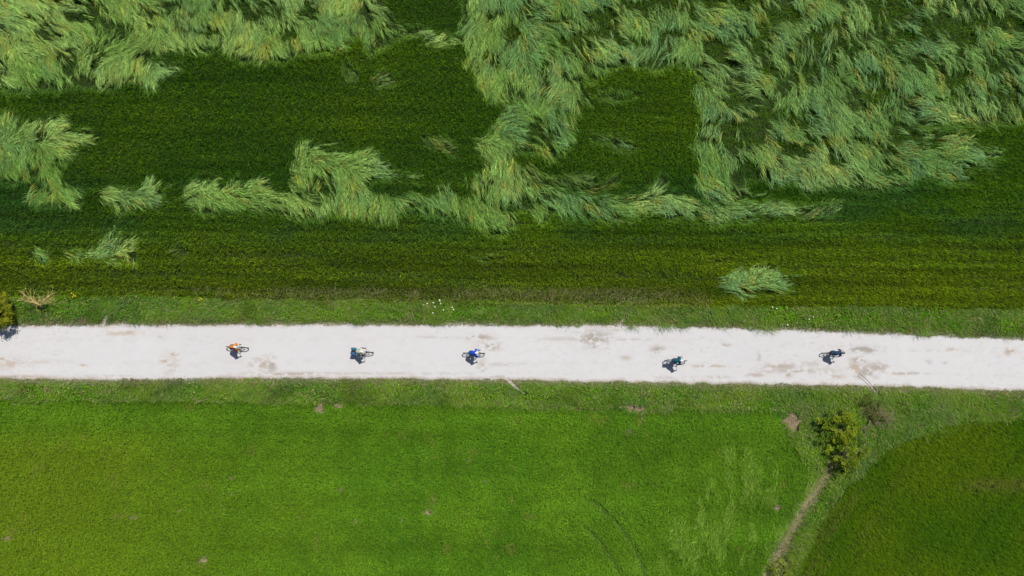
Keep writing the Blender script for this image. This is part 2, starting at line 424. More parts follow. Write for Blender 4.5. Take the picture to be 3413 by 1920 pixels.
# standing islands and shaded holes inside the flattened mats: u, v, ru, rv
HOLES = [(2460, 420, 60, 16), (2560, 470, 50, 12), (2650, 500, 40, 14), (2780, 540, 30, 14), (2860, 470, 40, 10), (2440, 330, 30, 16), (2240, 110, 50, 14), (2100, 140, 40, 16), (1900, 130, 40, 14), (2850, 250, 60, 12), (3080, 210, 44, 16), (3300, 220, 40, 16), (3330, 300, 34, 10), (3150, 330, 40, 8), (2560, 230, 26, 14), (1700, 100, 24, 30), (1640, 60, 20, 12), (300, 60, 40, 12), (420, 100, 26, 12), (180, 130, 22, 10), (120, 60, 30, 10), (330, 190, 16, 24), (240, 210, 18, 12), (700, 110, 30, 10), (620, 60, 26, 10), (960, 120, 24, 14),
         (880, 30, 45, 35), (1032, 40, 28, 40), (560, 20, 40, 14), (545, 45, 30, 12), (1180, 140, 26, 14), (1050, 175, 40, 8), (780, 20, 30, 20),
         (2300, 8, 190, 16), (2000, 60, 40, 30), (1990, 100, 34, 26), (2620, 55, 50, 22), (2760, 85, 30, 16), (2960, 50, 36, 30), (3120, 80, 40, 30), (3215, 130, 30, 45), (3330, 80, 60, 25), (3000, 10, 90, 16), (2720, 190, 55, 40), (2700, 150, 35, 30), (2540, 130, 30, 40), (3010, 130, 50, 20), (2840, 160, 28, 22), (3190, 255, 30, 22), (2390, 160, 40, 22), (1860, 65, 35, 14), (1760, 35, 40, 10), (2910, 320, 35, 12),
         (2610, 385, 60, 18), (2680, 400, 30, 26), (2985, 445, 28, 36), (2370, 410, 36, 14), (2400, 470, 60, 10), (2495, 565, 22, 28), (2310, 60, 16, 12), (2140, 20, 30, 8), (2570, 100, 20, 30), (1815, 235, 12, 26), (1960, 270, 10, 26), (2720, 470, 40, 12), (2960, 570, 24, 12), (3110, 470, 16, 20), (3060, 480, 12, 24), (3240, 570, 14, 18),
         (1066, 605, 32, 15), (1050, 640, 52, 11), (1250, 613, 18, 18), (1780, 425, 26, 26), (1770, 480, 30, 16), (1830, 460, 24, 20), (1060, 690, 8, 6), (1700, 700, 16, 10), (1780, 670, 30, 12), (1840, 660, 30, 8), (1960, 690, 30, 10), (2000, 668, 22, 8), (1910, 625, 40, 8), (2230, 640, 18, 8), (90, 560, 10, 14), (170, 640, 30, 6), (270, 440, 14, 8), (60, 425, 10, 10), (480, 700, 10, 8)]
HOLES = [(*[float(q) for q in W(h[0], h[1], .3)], h[2] * .0232 * 1.3 + .12, h[3] * .0232 * 1.3 + .16) for h in HOLES]
# direction in which the flattened stems lie: u, v, degrees (0 = right, 90 = up the picture)
FLOW = [(50, 60, -40), (100, 150, -30), (60, 270, -95), (200, 270, -95), (350, 270, -90), (420, 150, -110), (500, 270, -55), (590, 235, 10), (250, 100, -60), (650, 80, -50), (700, 150, -80), (850, 180, -95), (600, 20, -60), (900, 60, -60), (1100, 100, -80), (1130, 40, -75), (1240, 140, -80), (1350, 105, -20), (1480, 140, 15),
        (1570, 100, -85), (1580, 230, -70), (1640, 310, -75), (1740, 320, -75), (1700, 150, -60), (1850, 250, -60), (1820, 350, -110), (1900, 350, -85), (1960, 320, -50), (1650, 420, 55), (1720, 380, 50), (1780, 400, -20), (1640, 560, -100), (2050, 180, -70), (2200, 200, -80), (2300, 120, -60), (2450, 250, -45), (2400, 450, -100), (2420, 580, -95), (2560, 560, -70), (2700, 600, -60), (2800, 560, -50), (2950, 590, -45), (3100, 560, -40), (3250, 530, -20), (3200, 480, 30), (2700, 350, -80), (2850, 150, -90), (3000, 300, -60), (3200, 380, -45), (3350, 380, -50), (3300, 150, -60), (3000, 60, -70),
        (60, 430, 70), (150, 420, 60), (250, 470, 10), (100, 520, -80), (50, 560, -90), (200, 590, -70), (240, 660, -45), (150, 660, -120), (400, 650, 10), (400, 690, -70), (500, 660, -10), (510, 615, 70), (640, 640, 60), (720, 610, 60), (790, 610, 65), (680, 680, -60), (780, 680, -30), (850, 650, 5),
        (1005, 520, 80), (1080, 520, 10), (1150, 530, 30), (1220, 520, 40), (1250, 560, 0), (1330, 590, -5), (1050, 590, -90), (1150, 600, -70), (1020, 660, -60), (900, 690, -40), (1100, 710, -80), (1250, 710, -80), (1200, 640, -70), (1500, 690, -75), (1600, 720, -60), (1680, 770, -55), (1620, 620, -95), (1650, 540, -70),
        (1760, 590, -60), (1900, 600, -20), (2020, 600, 40), (2190, 610, 60), (2200, 660, 20), (2250, 690, -30), (2150, 680, 10), (2380, 700, -50), (2450, 700, -30), (2540, 690, 0), (1850, 700, -60), (2000, 710, -50), (2430, 940, 20), (2490, 920, 30), (2550, 905, 45), (2610, 935, 10), (2600, 955, -20), (2540, 945, 0), (2480, 970, -60), (380, 800, 70), (440, 810, 55), (300, 855, 10), (440, 870, -60), (140, 860, -40), (250, 860, -30), (1470, 480, -25), (2040, 475, -20), (1280, 268, 20), (1170, 240, 80), (1630, 858, 0), (2390, 868, 10), (2740, 705, 30), (610, 835, 10)]
fl = np.array(FLOW, float)
fx, fy = W(fl[:, 0], fl[:, 1], .3)
fc, fs = np.cos(np.radians(fl[:, 2])), np.sin(np.radians(fl[:, 2]))


def flow(x, y):
    c = np.zeros(len(x)); s = np.zeros(len(x)); w = np.zeros(len(x))
    for i in range(len(fx)):
        q = 1.0 / ((x - fx[i]) ** 2 + (y - fy[i]) ** 2 + .25) ** 1.6
        c += q * fc[i]; s += q * fs[i]; w += q
    a = np.arctan2(s, c)
    k = np.clip(1.0 - np.hypot(c, s) / w, 0, 1)
    return a, k


def holes(x, y):
    r = np.zeros(len(x), bool)
    n = fbm(x, y, .7, 33) - .5
    for hx, hy, rx, ry in HOLES:
        m = (np.abs(x - hx) < 2 * rx) & (np.abs(y - hy) < 2 * ry)
        r[m] |= (((x[m] - hx) / rx) ** 2 + ((y[m] - hy) / ry) ** 2 + 1.6 * n[m]) < 1.0
    return r


def warp(x, y, a=.22):
    return x + a * 2 * (fbm(x, y, .6, 51, 2) - .5), y + a * 2 * (fbm(x, y, .6, 61, 2) - .5)


def lodged_mask(x, y):
    wx, wy = warp(x, y)
    r = np.zeros(len(x), bool)
    for k, p in LOD_W.items():
        r |= inside(wx, wy, p)
    return r


# ------------------------------------------------------------------ ground (one sheet to the horizon)
def axis(a, b, step, far):
    core = np.arange(a, b + step * .5, step)
    out = np.cumsum(np.geomspace(step, 500, 26))
    out = out[out < far]
    return np.concatenate([(a - out)[::-1], core, b + out])


gx = axis(X0 - 3, X1 + 3, .4, 2500); gy = axis(Y0 - 3, Y1 + 3, .4, 2500)
GX, GY = np.meshgrid(gx, gy)
fxx, fyy = GX.ravel(), GY.ravel()
d = ditch_d(fxx, fyy)
core = (np.abs(fxx) < 60) & (np.abs(fyy) < 60)
gz = -0.05 - .38 * np.exp(-(d / .55) ** 2) - .05 * (1 - core)
gz += .03 * (fbm(fxx, fyy, 2.2, 5) - .5) * core
on_road = (fyy < yline(rt, fxx) + .25) & (fyy > yline(rb, fxx) - .25) & core
gz[on_road] = -0.10
soil = np.tile(np.array([.016, .030, .006]), (len(fxx), 1))
far = ~((fxx > X0) & (fxx < X1) & (fyy > Y0) & (fyy < Y1))
soil[far] = (.05, .085, .016)
infl = inside(fxx, fyy, FIELD_L)
soil[infl] = (.042, .080, .010)
b_ = bare(fxx, fyy)
soil = soil * (1 - b_[:, None]) + np.array([.23, .178, .115]) * b_[:, None] * .9
dn = np.exp(-(d / .5) ** 2) * smooth(.25, .55, fbm(fxx, fyy, .9, 29, 2))
soil = soil * (1 - dn[:, None]) + np.array([.27, .215, .14]) * dn[:, None]
edge = np.minimum(np.abs(fyy - yline(rt, fxx)), np.abs(fyy - yline(rb, fxx)))
en = np.exp(-(edge / .35) ** 2) * core
soil = soil * (1 - en[:, None]) + np.array([.24, .195, .15]) * en[:, None]
nxg, nyg = len(gx), len(gy)
idx = np.arange(nxg * nyg).reshape(nyg, nxg)
Q = np.stack([idx[:-1, :-1], idx[:-1, 1:], idx[1:, 1:], idx[1:, :-1]], -1).reshape(-1, 4)
g = make_obj('ground', np_mesh('ground', np.stack([fxx, fyy, gz], 1), Q, soil, True), M_GROUND)
tag(g, 'dark soil and stubble beneath the green crops on both sides', 'ground', kind='structure')

# ------------------------------------------------------------------ white gravel road
STAIN = [  # u, v, ru, rv, strength, tint(0 grey 1 tan)
    (1600, 1126, 34, 9, .55, .4), (1632, 1156, 30, 12, .5, .5), (1605, 1225, 12, 26, .35, .6), (1980, 1128, 46, 22, .5, .2), (1995, 1156, 24, 5, .5, .3), (2192, 1168, 18, 12, .5, .1),
    (872, 1214, 34, 20, .45, .7), (905, 1218, 16, 22, .45, .2), (960, 1246, 110, 5, .5, .6), (1250, 1245, 330, 4, .25, .4), (400, 1112, 62, 8, .35, 1), (430, 1108, 14, 6, .5, .9), (537, 1122, 10, 4, .4, .9), (566, 1215, 26, 30, .28, .9), (580, 1182, 12, 5, .5, .9), (550, 1204, 12, 4, .6, .9), (40, 1214, 46, 18, .38, 1), (8, 1197, 14, 4, .6, 1), (130, 1207, 90, 7, .2, .9), (280, 1217, 12, 4, .5, 1),
    (2882, 1166, 38, 8, .7, .1), (2862, 1202, 22, 9, .6, .35), (2850, 1228, 18, 16, .6, .8), (2885, 1240, 40, 22, .45, .2), (2920, 1225, 40, 14, .45, .3), (3010, 1245, 70, 4, .45, .3), (2605, 1222, 60, 10, .45, .5), (2640, 1236, 90, 8, .4, .4), (2705, 1212, 30, 8, .3, .5), (2790, 1255, 26, 8, .4, .8), (2628, 1248, 10, 8, .5, .3), (2760, 1237, 30, 12, .25, .6),
    (3366, 1172, 16, 10, .55, .6), (3180, 1166, 26, 5, .4, .7), (3100, 1170, 120, 3, .2, .6), (3095, 1205, 10, 8, .25, .3), (3152, 1212, 6, 5, .4, .3), (2368, 1221, 70, 4, .45, .7), (2230, 1258, 60, 4, .3, .6), (2390, 1258, 30, 4, .4, .6), (2085, 1192, 14, 8, .35, .5), (2100, 1132, 70, 5, .25, .4), (1880, 1130, 80, 6, .25, .4), (1450, 1124, 90, 4, .2, .3), (1690, 1215, 70, 5, .25, .3), (1640, 1255, 40, 4, .35, .5), (2420, 1150, 12, 4, .5, .4), (2530, 1190, 6, 16, .3, .3), (2520, 1250, 30, 6, .4, .5), (80, 1256, 90, 5, .5, .8), (160, 1262, 30, 4, .5, .8), (350, 1252, 90, 3, .3, .7), (320, 1092, 60, 4, .3, .9), (1100, 1213, 4, 4, .1, 1), (2055, 1100, 30, 4, .3, .5)]
ARC = [(868, 1208, 17, 12, 20, 170, .6, .9), (1992, 1124, 15, 12, 0, 140, .6, .3), (2196, 1166, 15, 11, 20, 150, .6, .2), (1606, 1128, 10, 9, 20, 150, .5, .6), (437, 1112, 14, 8, 20, 160, .5, .9)]
rx = np.arange(-48.0, 48.01, .065)
top = yline(rt, rx) + .10 + .16 * 2.2 * (fbm(rx, rx * 0, .9, 3) - .5) + .10 * (fbm(rx, rx * 0, .16, 4) - .5)
bot = yline(rb, rx) - .10 + .16 * 2.2 * (fbm(rx, rx * 0 + 9, .9, 3) - .5) + .10 * (fbm(rx, rx * 0 + 9, .16, 4) - .5)
nr = 62
t = np.linspace(0, 1, nr)
RX = np.repeat(rx[None], nr, 0); RY = bot[None] * (1 - t[:, None]) + top[None] * t[:, None]
x_, y_ = RX.ravel(), RY.ravel(); tt = np.repeat(t, len(rx))
u_, v_ = UV(x_, y_)
base = np.tile(np.array([.384, .377, .375]), (len(x_), 1))
big = fbm(x_, y_, 3.0, 71, 4)
base *= (1 + .07 * (big - .5))[:, None]
n1 = fbm(x_, y_, .55, 72, 4, .24); n2 = fbm(x_, y_, .20, 73, 3, .12)
st = np.zeros(len(x_)); tn = np.zeros(len(x_))
for su, sv, ru, rv, s, tint in STAIN:
    m = (np.abs(u_ - su) < 2.2 * ru) & (np.abs(v_ - sv) < 2.6 * rv)
    dd = ((u_[m] - su) / ru) ** 2 + ((v_[m] - sv) / rv) ** 2
    q = np.exp(-dd * .55) * smooth(.44, .60, n1[m] * .55 + n2[m] * .45 + .10 * np.exp(-dd)) * s * 1.7
    up = q > st[m]
    a_ = st[m]; b2 = tn[m]; b2[up] = tint; a_[up] = q[up]; st[m] = a_; tn[m] = b2
for su, sv, ru, rv, a0, a1, s, tint in ARC:
    m = (np.abs(u_ - su) < 2 * ru) & (np.abs(v_ - sv) < 2 * rv)
    ex = (u_[m] - su) / ru; ey = -(v_[m] - sv) / rv
    rad = np.hypot(ex, ey); an = np.degrees(np.arctan2(ey, ex)) % 360
    q = np.exp(-((rad - 1 + .25 * (n1[m] - .5)) / .16) ** 2) * ((an > a0) & (an < a1)) * s
    up = q > st[m]
    a_ = st[m]; b2 = tn[m]; b2[up] = tint; a_[up] = q[up]; st[m] = a_; tn[m] = b2
# faint scattered marks and wheel ruts
sc = smooth(.64, .78, fbm(x_, y_, .35, 75, 3, .12)) * .22 * smooth(.35, .7, fbm(x_, y_, 6, 77))
rut = np.exp(-((tt - .30) / .05) ** 2) + np.exp(-((tt - .72) / .05) ** 2)
st = np.maximum(st, sc + .09 * rut * smooth(.45, .65, n1))
edge_d = np.minimum(tt, 1 - tt) * (top - bot).mean()
ed = (1 - smooth(.10, .34, edge_d + .3 * (n1 - .5)))
tintc = np.array([.185, .165, .14])[None] * (1 - tn[:, None]) + np.array([.28, .215, .155])[None] * tn[:, None]
base = base * (1 - np.clip(st, 0, .8)[:, None]) + tintc * np.clip(st, 0, .8)[:, None]
base = base * (1 - .55 * ed[:, None]) + np.array([.28, .235, .195])[None] * .55 * ed[:, None]
z_ = .006 * (n1 - .5) - .010 * st - .05 * (1 - smooth(0, .12, edge_d))
idx = np.arange(len(x_)).reshape(nr, len(rx))
Q = np.stack([idx[:-1, :-1], idx[:-1, 1:], idx[1:, 1:], idx[1:, :-1]], -1).reshape(-1, 4)
r_ = make_obj('road', np_mesh('road', np.stack([x_, y_, z_], 1), Q, base, True), M_ROAD)
tag(r_, 'white gravel road running straight across between the green fields', 'road', kind='structure')

# gravel run-offs
for (pts, w), lab in zip(CHANNELS, ['pale gravel run-off cut into the upper verge near the left tree', 'pale gravel run-off cut into the upper verge right of centre',
                                    'pale gravel run-off cut diagonally into the lower verge near the centre', 'pale gravel run-off leading from the road to the dead shrub']):
    p = WP(pts); seg = []
    for i in range(len(p) - 1):
        for q in np.linspace(0, 1, 7, endpoint=False):
            seg.append(p[i] * (1 - q) + p[i + 1] * q)
    seg.append(p[-1]); seg = np.array(seg)
    tg = np.gradient(seg, axis=0); tg /= np.linalg.norm(tg, axis=1)[:, None]
    nn = np.stack([-tg[:, 1], tg[:, 0]], 1)
    prof = [(-1, .02), (-.55, -.01), (0, -.03), (.55, -.01), (1, .02)]
    V = []; C = []
    for i in range(len(seg)):
        ww = w * .0228 * (.95 - .45 * i / len(seg)) * (.65 + .6 * rng.random())
        for a, z in prof:
            q = seg[i] + nn[i] * a * ww
            V.append((q[0], q[1], z + .012)); C.append(np.array([.30, .262, .235]) * rng.uniform(.5, 1.2))
    n_ = len(prof); Q = []
    for i in range(len(seg) - 1):
        for j in range(n_ - 1):
            Q.append((i * n_ + j, i * n_ + j + 1, (i + 1) * n_ + j + 1, (i + 1) * n_ + j))
    o = make_obj('gravel_path', np_mesh('gravel_path', np.array(V), np.array(Q), np.array(C), True), M_STONE)
    tag(o, lab, 'path', kind='structure')

# loose limestone chips along both road edges
n = 9000
x = rng.uniform(-45, 45, n); side = rng.random(n) < .5
y = np.where(side, yline(rt, x) + rng.normal(.07, .13, n), yline(rb, x) - rng.normal(.07, .13, n))
s = rng.uniform(.012, .04, n)
octa = np.array([(1, 0, 0), (0, 1, 0), (-1, 0, 0), (0, -1, 0), (0, 0, .6), (0, 0, -.3)], float)
V = octa[None] * s[:, None, None] * rng.uniform(.6, 1.3, (n, 6, 1)); V[:, :, 0] += x[:, None]; V[:, :, 1] += y[:, None]; V[:, :, 2] += .004
T = np.array([(0, 1, 4), (1, 2, 4), (2, 3, 4), (3, 0, 4)])[None] + (np.arange(n) * 6)[:, None, None]
cc = lerp((.33, .28, .24), (.20, .15, .11), rng.random(n) ** 1.5)
o = make_obj('gravel', np_mesh('gravel', V.reshape(-1, 3), T.reshape(-1, 3), np.repeat(cc, 6, 0)), M_STONE)
tag(o, 'loose tan stone chips scattered along both road edges', 'gravel', kind='stuff')


# ------------------------------------------------------------------ flattened crop
def lodged_obj(key):
    """locks of bent stems: every lock has one root, direction, height and tone, its stems close up towards the tip"""
    poly = LOD_W[key]
    lo = np.maximum(poly.min(0) - .4, (X0, Y0)); hi = np.minimum(poly.max(0) + .4, (X1, Y1))
    thin = key.startswith(('wisp', 'arc', 'spike', 'curl', 'spray'))
    weak = key in ('band_upper', 'tail')
    big_mat = key in ('top_left', 'right')
    lx, ly = scatter(lo[0], hi[0], lo[1], hi[1], 11 if thin else 17 if weak else 30)
    wx, wy = warp(lx, ly, .38)
    jx = rng.normal(0, .30, len(lx)); jy = rng.normal(0, .24, len(lx))
    m = inside(wx + jx, wy + jy, poly)
    wx, wy, lx, ly = wx[m], wy[m], lx[m], ly[m]
    a, k = flow(lx, ly)
    m = inside(wx + np.cos(a) * .34, wy + np.sin(a) * .34, poly) | (rng.random(len(lx)) < .18)
    for k in LOD_W:                      # no doubled stems where two outlines meet
        if k == key:
            break
        m &= ~inside(wx, wy, LOD_W[k])
    h_ = holes(lx, ly)
    patch = .62 * fbm(lx, ly, 1.9, 41, 3) + .38 * fbm(lx, ly, .7, 43, 2)
    m &= ~(h_ & (rng.random(len(lx)) < .92))
    if not thin:
        thr = (.437 + .062 * smooth(6, 20, lx) * smooth(11, 16, ly)) if big_mat else .36
        m &= rng.random(len(lx)) < .10 + .90 * smooth(thr - .04, thr + .05, patch)
    lx = lx[m]; ly = ly[m]; nl = len(lx)
    a, k = flow(lx, ly)
    turb = .95 if big_mat else .5
    a = a + turb * 2.0 * (fbm(lx, ly, 2.6, 45, 2) - .5) + turb * 1.2 * (fbm(lx, ly, .9, 46, 2) - .5) + rng.normal(0, .12, nl)
    Ll = rng.uniform(.5, 1.0, nl) * (.8 if thin else 1)
    curl = rng.normal(0, .38, nl)
    hill = -.06 + .60 * fbm(lx, ly, 1.3, 47, 3) + .26 * fbm(lx, ly, .45, 44, 2) + rng.uniform(-.07, .10, nl)
    wl = rng.uniform(.02, .085, nl)
    bright = rng.lognormal(0, .15, nl) * (.80 + .45 * fbm(lx, ly, 1.1, 42, 3))
    tone = np.clip(fbm(lx, ly, 3.5, 48, 2) * 1.5 - .3 + rng.normal(0, .15, nl), 0, 1)
    yel = smooth(.57, .74, fbm(lx, ly, .7, 49, 3)) * (rng.random(nl) < .6)
    c = lerp((.112, .238, .044), (.225, .362, .100), tone)
    blue = np.clip(smooth(.42, .75, fbm(lx, ly, 1.7, 50, 2)) * .7 + smooth(-14, 26, lx) * .55 - .15 + rng.normal(0, .08, nl), 0, 1)
    c = c * (1 - blue[:, None] * .6) + np.array([.084, .212, .105]) * blue[:, None] * .6
    c = c * (1 - yel[:, None] * .35) + np.array([.27, .29, .03]) * yel[:, None] * .35
    c = c * bright[:, None] * (.62 if thin or weak else 1.0)
    per = 12
    idx = np.repeat(np.arange(nl), per)
    n = len(idx)
    off = rng.normal(0, 1.25, n) * wl[idx]
    st_ = rng.uniform(-.38, .42, n)
    L = Ll[idx] * rng.uniform(.7, 1.05, n)
    a0 = a[idx] + rng.normal(0, .09, n); cu = curl[idx] + rng.normal(0, .08, n)
    px = lx[idx] + np.cos(a0) * st_ - np.sin(a0) * off; py = ly[idx] + np.sin(a0) * st_ + np.cos(a0) * off
    px -= np.cos(a0) * L * .45; py -= np.sin(a0) * L * .45
    K = 3
    P = np.empty((n, K, 3)); Wd = np.empty((n, K, 3))
    roll = rng.normal(0, .4, n)
    w0 = rng.uniform(.006, .014, n)
    zj = [-.14, .14, -.02]
    pull = [1.0, .95, .78]
    jit = rng.normal(0, .035, n)
    bx_, by_ = px, py
    for j in range(K):
        aj = a0 + cu * j / (K - 1)
        if j:
            bx_ = bx_ + np.cos(aj) * L / (K - 1); by_ = by_ + np.sin(aj) * L / (K - 1)
        sh = off * (pull[j] - 1)
        P[:, j, 0] = bx_ - np.sin(aj) * sh; P[:, j, 1] = by_ + np.cos(aj) * sh
        P[:, j, 2] = np.maximum(hill[idx] + zj[j] + jit - .25 * np.abs(off) , .02)
        wj = w0 * (.7, 1.0, 0)[j]
        Wd[:, j, 0] = -np.sin(aj) * np.cos(roll) * wj; Wd[:, j, 1] = np.cos(aj) * np.cos(roll) * wj; Wd[:, j, 2] = np.sin(roll) * wj
    cs = c[idx] * rng.lognormal(-.03, .28, n)[:, None]
    gold = rng.random(n) < .012 + .08 * yel[idx]
    cs[gold] = np.array([.32, .25, .06])
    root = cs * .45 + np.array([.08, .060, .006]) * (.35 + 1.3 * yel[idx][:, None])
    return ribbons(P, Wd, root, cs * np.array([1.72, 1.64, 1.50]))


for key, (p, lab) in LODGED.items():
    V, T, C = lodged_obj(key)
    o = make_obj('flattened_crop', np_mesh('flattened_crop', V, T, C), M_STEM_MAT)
    tag(o, lab, 'crop', 'patches of flattened crop', 'stuff')

# ------------------------------------------------------------------ standing crop of the upper field
x, y = scatter(X0, X1, 3.0, Y1, 430)
m = y > yline(vt, x) - .15
x, y = x[m], y[m]
lm = lodged_mask(x, y)
hl = holes(x, y)
u_, v_ = UV(x, y, .5)
pr = rng.random(len(x))
rim = (lodged_mask(x, y + .42) | lodged_mask(x, y - .38) | lodged_mask(x + .3, y)) & ~lm
keep = ((~lm) & ~(rim & (pr < .66))) | (hl & (pr < .45)) | (pr < .20)
x, y, u_, v_, lm = x[keep], y[keep], u_[keep], v_[keep], lm[keep]
n = len(x)
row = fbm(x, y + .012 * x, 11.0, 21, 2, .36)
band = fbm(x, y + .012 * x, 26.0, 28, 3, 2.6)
patchn = fbm(x, y, 1.2, 22, 3)
nearroad = smooth(820, 960, v_)
hgt = .60 + .20 * (patchn - .5) + (.16 + .34 * smooth(560, 740, v_)) * (row - .5) + .25 * (band - .5)
hgt = hgt * (1 - .35 * nearroad)
hgt *= np.where(lm, .5, 1)
gap = smooth(.60, .74, fbm(x, y, 9.0, 23, 2, .28)) * smooth(620, 700, v_)
kp = rng.random(n) > gap * .5
rimk = rim[keep]
x, y, u_, v_, hgt, patchn, nearroad, row, band, rimk = (q[kp] for q in (x, y, u_, v_, hgt, patchn, nearroad, row, band, rimk))
n = len(x)
az = rng.uniform(0, 2 * np.pi, n)
wind = -.7 + 1.6 * (fbm(x, y, 5, 24) - .5)
bias = rng.random(n) < .55
az = np.where(bias, wind + rng.normal(0, .6, n), az)
el = np.radians(rng.normal(58, 14, n)).clip(.35, 1.5)
L = rng.uniform(.18, .36, n)
fa, _ = flow(x[rimk], y[rimk])
bent = rng.random(int(rimk.sum())) < .6
az[rimk] = np.where(bent, fa + rng.normal(0, .35, len(fa)), az[rimk])
el[rimk] = np.where(bent, el[rimk] * .5, el[rimk]); L[rimk] *= np.where(bent, 1.5, 1)
z0 = hgt * rng.uniform(.15, .85, n)
wid = rng.uniform(.020, .040, n)
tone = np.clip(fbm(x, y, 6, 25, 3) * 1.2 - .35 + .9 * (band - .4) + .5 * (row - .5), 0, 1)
c = lerp((.040, .124, .003), (.096, .186, .003), tone)
c[rimk] = c[rimk] * .75 + np.array([.035, .065, .015])
oli = np.clip(smooth(660, 950, v_) * (.45 + .9 * (fbm(x, y, 4, 26, 3, 1.0) - .2)), 0, 1)
c = c * (1 - oli[:, None]) + np.array([.140, .205, .004]) * oli[:, None]
cool = smooth(560, 640, v_) * (1 - smooth(760, 830, v_)) * smooth(.4, .65, fbm(x, y, 5, 27, 2, 2))  # bluish shadow below the flattened bands, mixed into the blade colour
c = c * (1 - .5 * cool[:, None]) + np.array([.030, .12, .025]) * .5 * cool[:, None]
dry = smooth(930, 985, v_) * (1 - smooth(3, 9, np.abs(x + 3) - 12)) * (rng.random(n) < .25)
c = np.where(dry[:, None] > .5, np.array([.26, .22, .10])[None], c)
c *= rng.lognormal(-.07, .36, n).clip(.3, 2.4)[:, None]
shade_tone = np.clip((row - .5) * 3.4, -1, 1) * (.11 + .16 * smooth(520, 720, v_)) + np.clip((band - .5) * 3, -1, 1) * .12  # row shading painted into the blade colour, plus broad band tone
c *= (1 + shade_tone)[:, None]
tipy = rng.random(n) < .06
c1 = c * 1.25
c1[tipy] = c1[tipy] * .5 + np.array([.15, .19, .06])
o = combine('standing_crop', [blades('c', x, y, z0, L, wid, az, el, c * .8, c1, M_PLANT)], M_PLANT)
tag(o, 'dark green standing crop of the field above the road', 'crop', kind='stuff')
print('standing', n)

# ------------------------------------------------------------------ bright leafy crop, lower left field
x, y = scatter(X0, 32, Y0, -2.6, 680)
wx, wy = warp(x, y, .25)
m = inside(wx, wy, FIELD_L)
x, y = x[m], y[m]
bb = bare(x, y)
m = rng.random(len(x)) > bb * 1.15
x, y = x[m], y[m]
u_, v_ = UV(x, y, .25)
LEAN = [(2480, 1612, 48, 52), (2450, 1690, 18, 50), (2200, 1885, 70, 50), (2400, 1830, 46, 66), (2335, 1745, 16, 66), (2525, 1795, 28, 55), (2275, 1860, 34, 34), (2425, 1525, 26, 20), (2300, 1790, 20, 30), (2560, 1700, 20, 40), (2470, 1880, 40, 30), (2350, 1880, 40, 40), (2560, 1600, 24, 40), (2500, 1500, 26, 24), (2380, 1640, 24, 26), (2590, 1780, 20, 40), (2250, 1800, 20, 40), (2130, 1900, 40, 24), (2420, 1750, 24, 34)]


def lean_f(x, y, u, v):
    r = np.zeros(len(x))
    n = fbm(x, y, .7, 84, 3, 1.3) - .5
    for a, b, ru, rv in LEAN:
        r = np.maximum(r, np.exp(-.55 * (((u - a) / ru) ** 2 + ((v - b) / rv) ** 2)))
    return r * smooth(-.07, .13, n)


# curved wheel tracks and a patch of leaning growth towards the ditch
cx, cy = W(1750, 2020)
rad = np.hypot(x - cx, y - cy)
trk = np.zeros(len(x))
arc_on = smooth(1900, 1980, u_) * smooth(1640, 1680, v_)
for r0 in (9.1, 7.3):
    trk = np.maximum(trk, np.exp(-((rad - r0 + .3 * (fbm(x, y, 2, 81) - .5)) / .20) ** 2) * arc_on)
lean = lean_f(x, y, u_, v_)
kp = rng.random(len(x)) > trk * .85
x, y, u_, v_, lean, trk = (q[kp] for q in (x, y, u_, v_, lean, trk))
n = len(x)
can = .26 + .10 * (fbm(x, y + .01 * x, 9, 83, 2, .5) - .5) + .20 * (fbm(x, y, .42, 85, 2) - .5) + .10 * (fbm(x, y, 1.8, 86, 2) - .5) - .13 * trk + .22 * (fbm(x, y, .8, 79, 3) - .5) * smooth(2200, 2480, u_) * smooth(1450, 1560, v_)
z0 = can * rng.uniform(.35, 1.0, n)
az = rng.uniform(0, 2 * np.pi, n)
el = np.radians(rng.normal(22, 20, n))
L = rng.uniform(.055, .12, n); wid = L * rng.uniform(.45, .75, n)
tone = np.clip(fbm(x, y, 4, 87, 3) * 1.5 - .25, 0, 1)
c = lerp((.072, .178, .009), (.106, .220, .011), tone)
long_ = fbm(x, y + .01 * x, 18, 82, 3, 1.2)
c = c * ((.76 + .48 * long_) * (.80 + .40 * fbm(x, y, .9, 78, 3)))[:, None]
left = (1 - smooth(200, 1300, u_ + 900 * (fbm(x, y, 12, 88, 2) - .5))) * .62 * smooth(1380, 1500, v_)
c = c * (1 - left[:, None]) + np.array([.150, .215, .009]) * left[:, None]
c = c * (1 - .5 * lean[:, None]) + np.array([.165, .280, .030]) * .5 * lean[:, None]
yb = smooth(.70, .85, fbm(x, y, 1.2, 89, 3)) * .3
c = c * (1 - yb[:, None]) + np.array([.20, .19, .04]) * yb[:, None]
c *= rng.uniform(.66, 1.30, n)[:, None]
parts = [blades('c', x, y, z0, L, wid, az, el, c * .9, c * 1.08, M_PLANT)]
# leaning long blades
x, y = scatter(*[float(q) for q in (W(2200, 0)[0], W(2680, 0)[0])], Y0, float(W(0, 1490)[1]), 260)
wx, wy = warp(x, y, .25)
u_, v_ = UV(x, y, .25)
ln = lean_f(x, y, u_, v_) * .9
m = inside(wx, wy, FIELD_L) & (rng.random(len(x)) < ln)
x, y = x[m], y[m]; n = len(x)
az = 1.2 + 1.4 * (fbm(x, y, 1.6, 90, 2) - .5) * 2 + rng.normal(0, .3, n)
c = lerp((.11, .235, .018), (.20, .315, .045), rng.random(n)) * rng.lognormal(0, .35, n)[:, None]
parts.append(blades('c', x, y, .18 + .14 * fbm(x, y, .6, 92), rng.uniform(.25, .5, n), rng.uniform(.02, .035, n), az, np.radians(rng.normal(14, 9, n)), c * .8, c, M_PLANT))
o = combine('leafy_crop', parts, M_PLANT)
tag(o, 'bright green leafy crop of the field below the road', 'crop', kind='stuff')

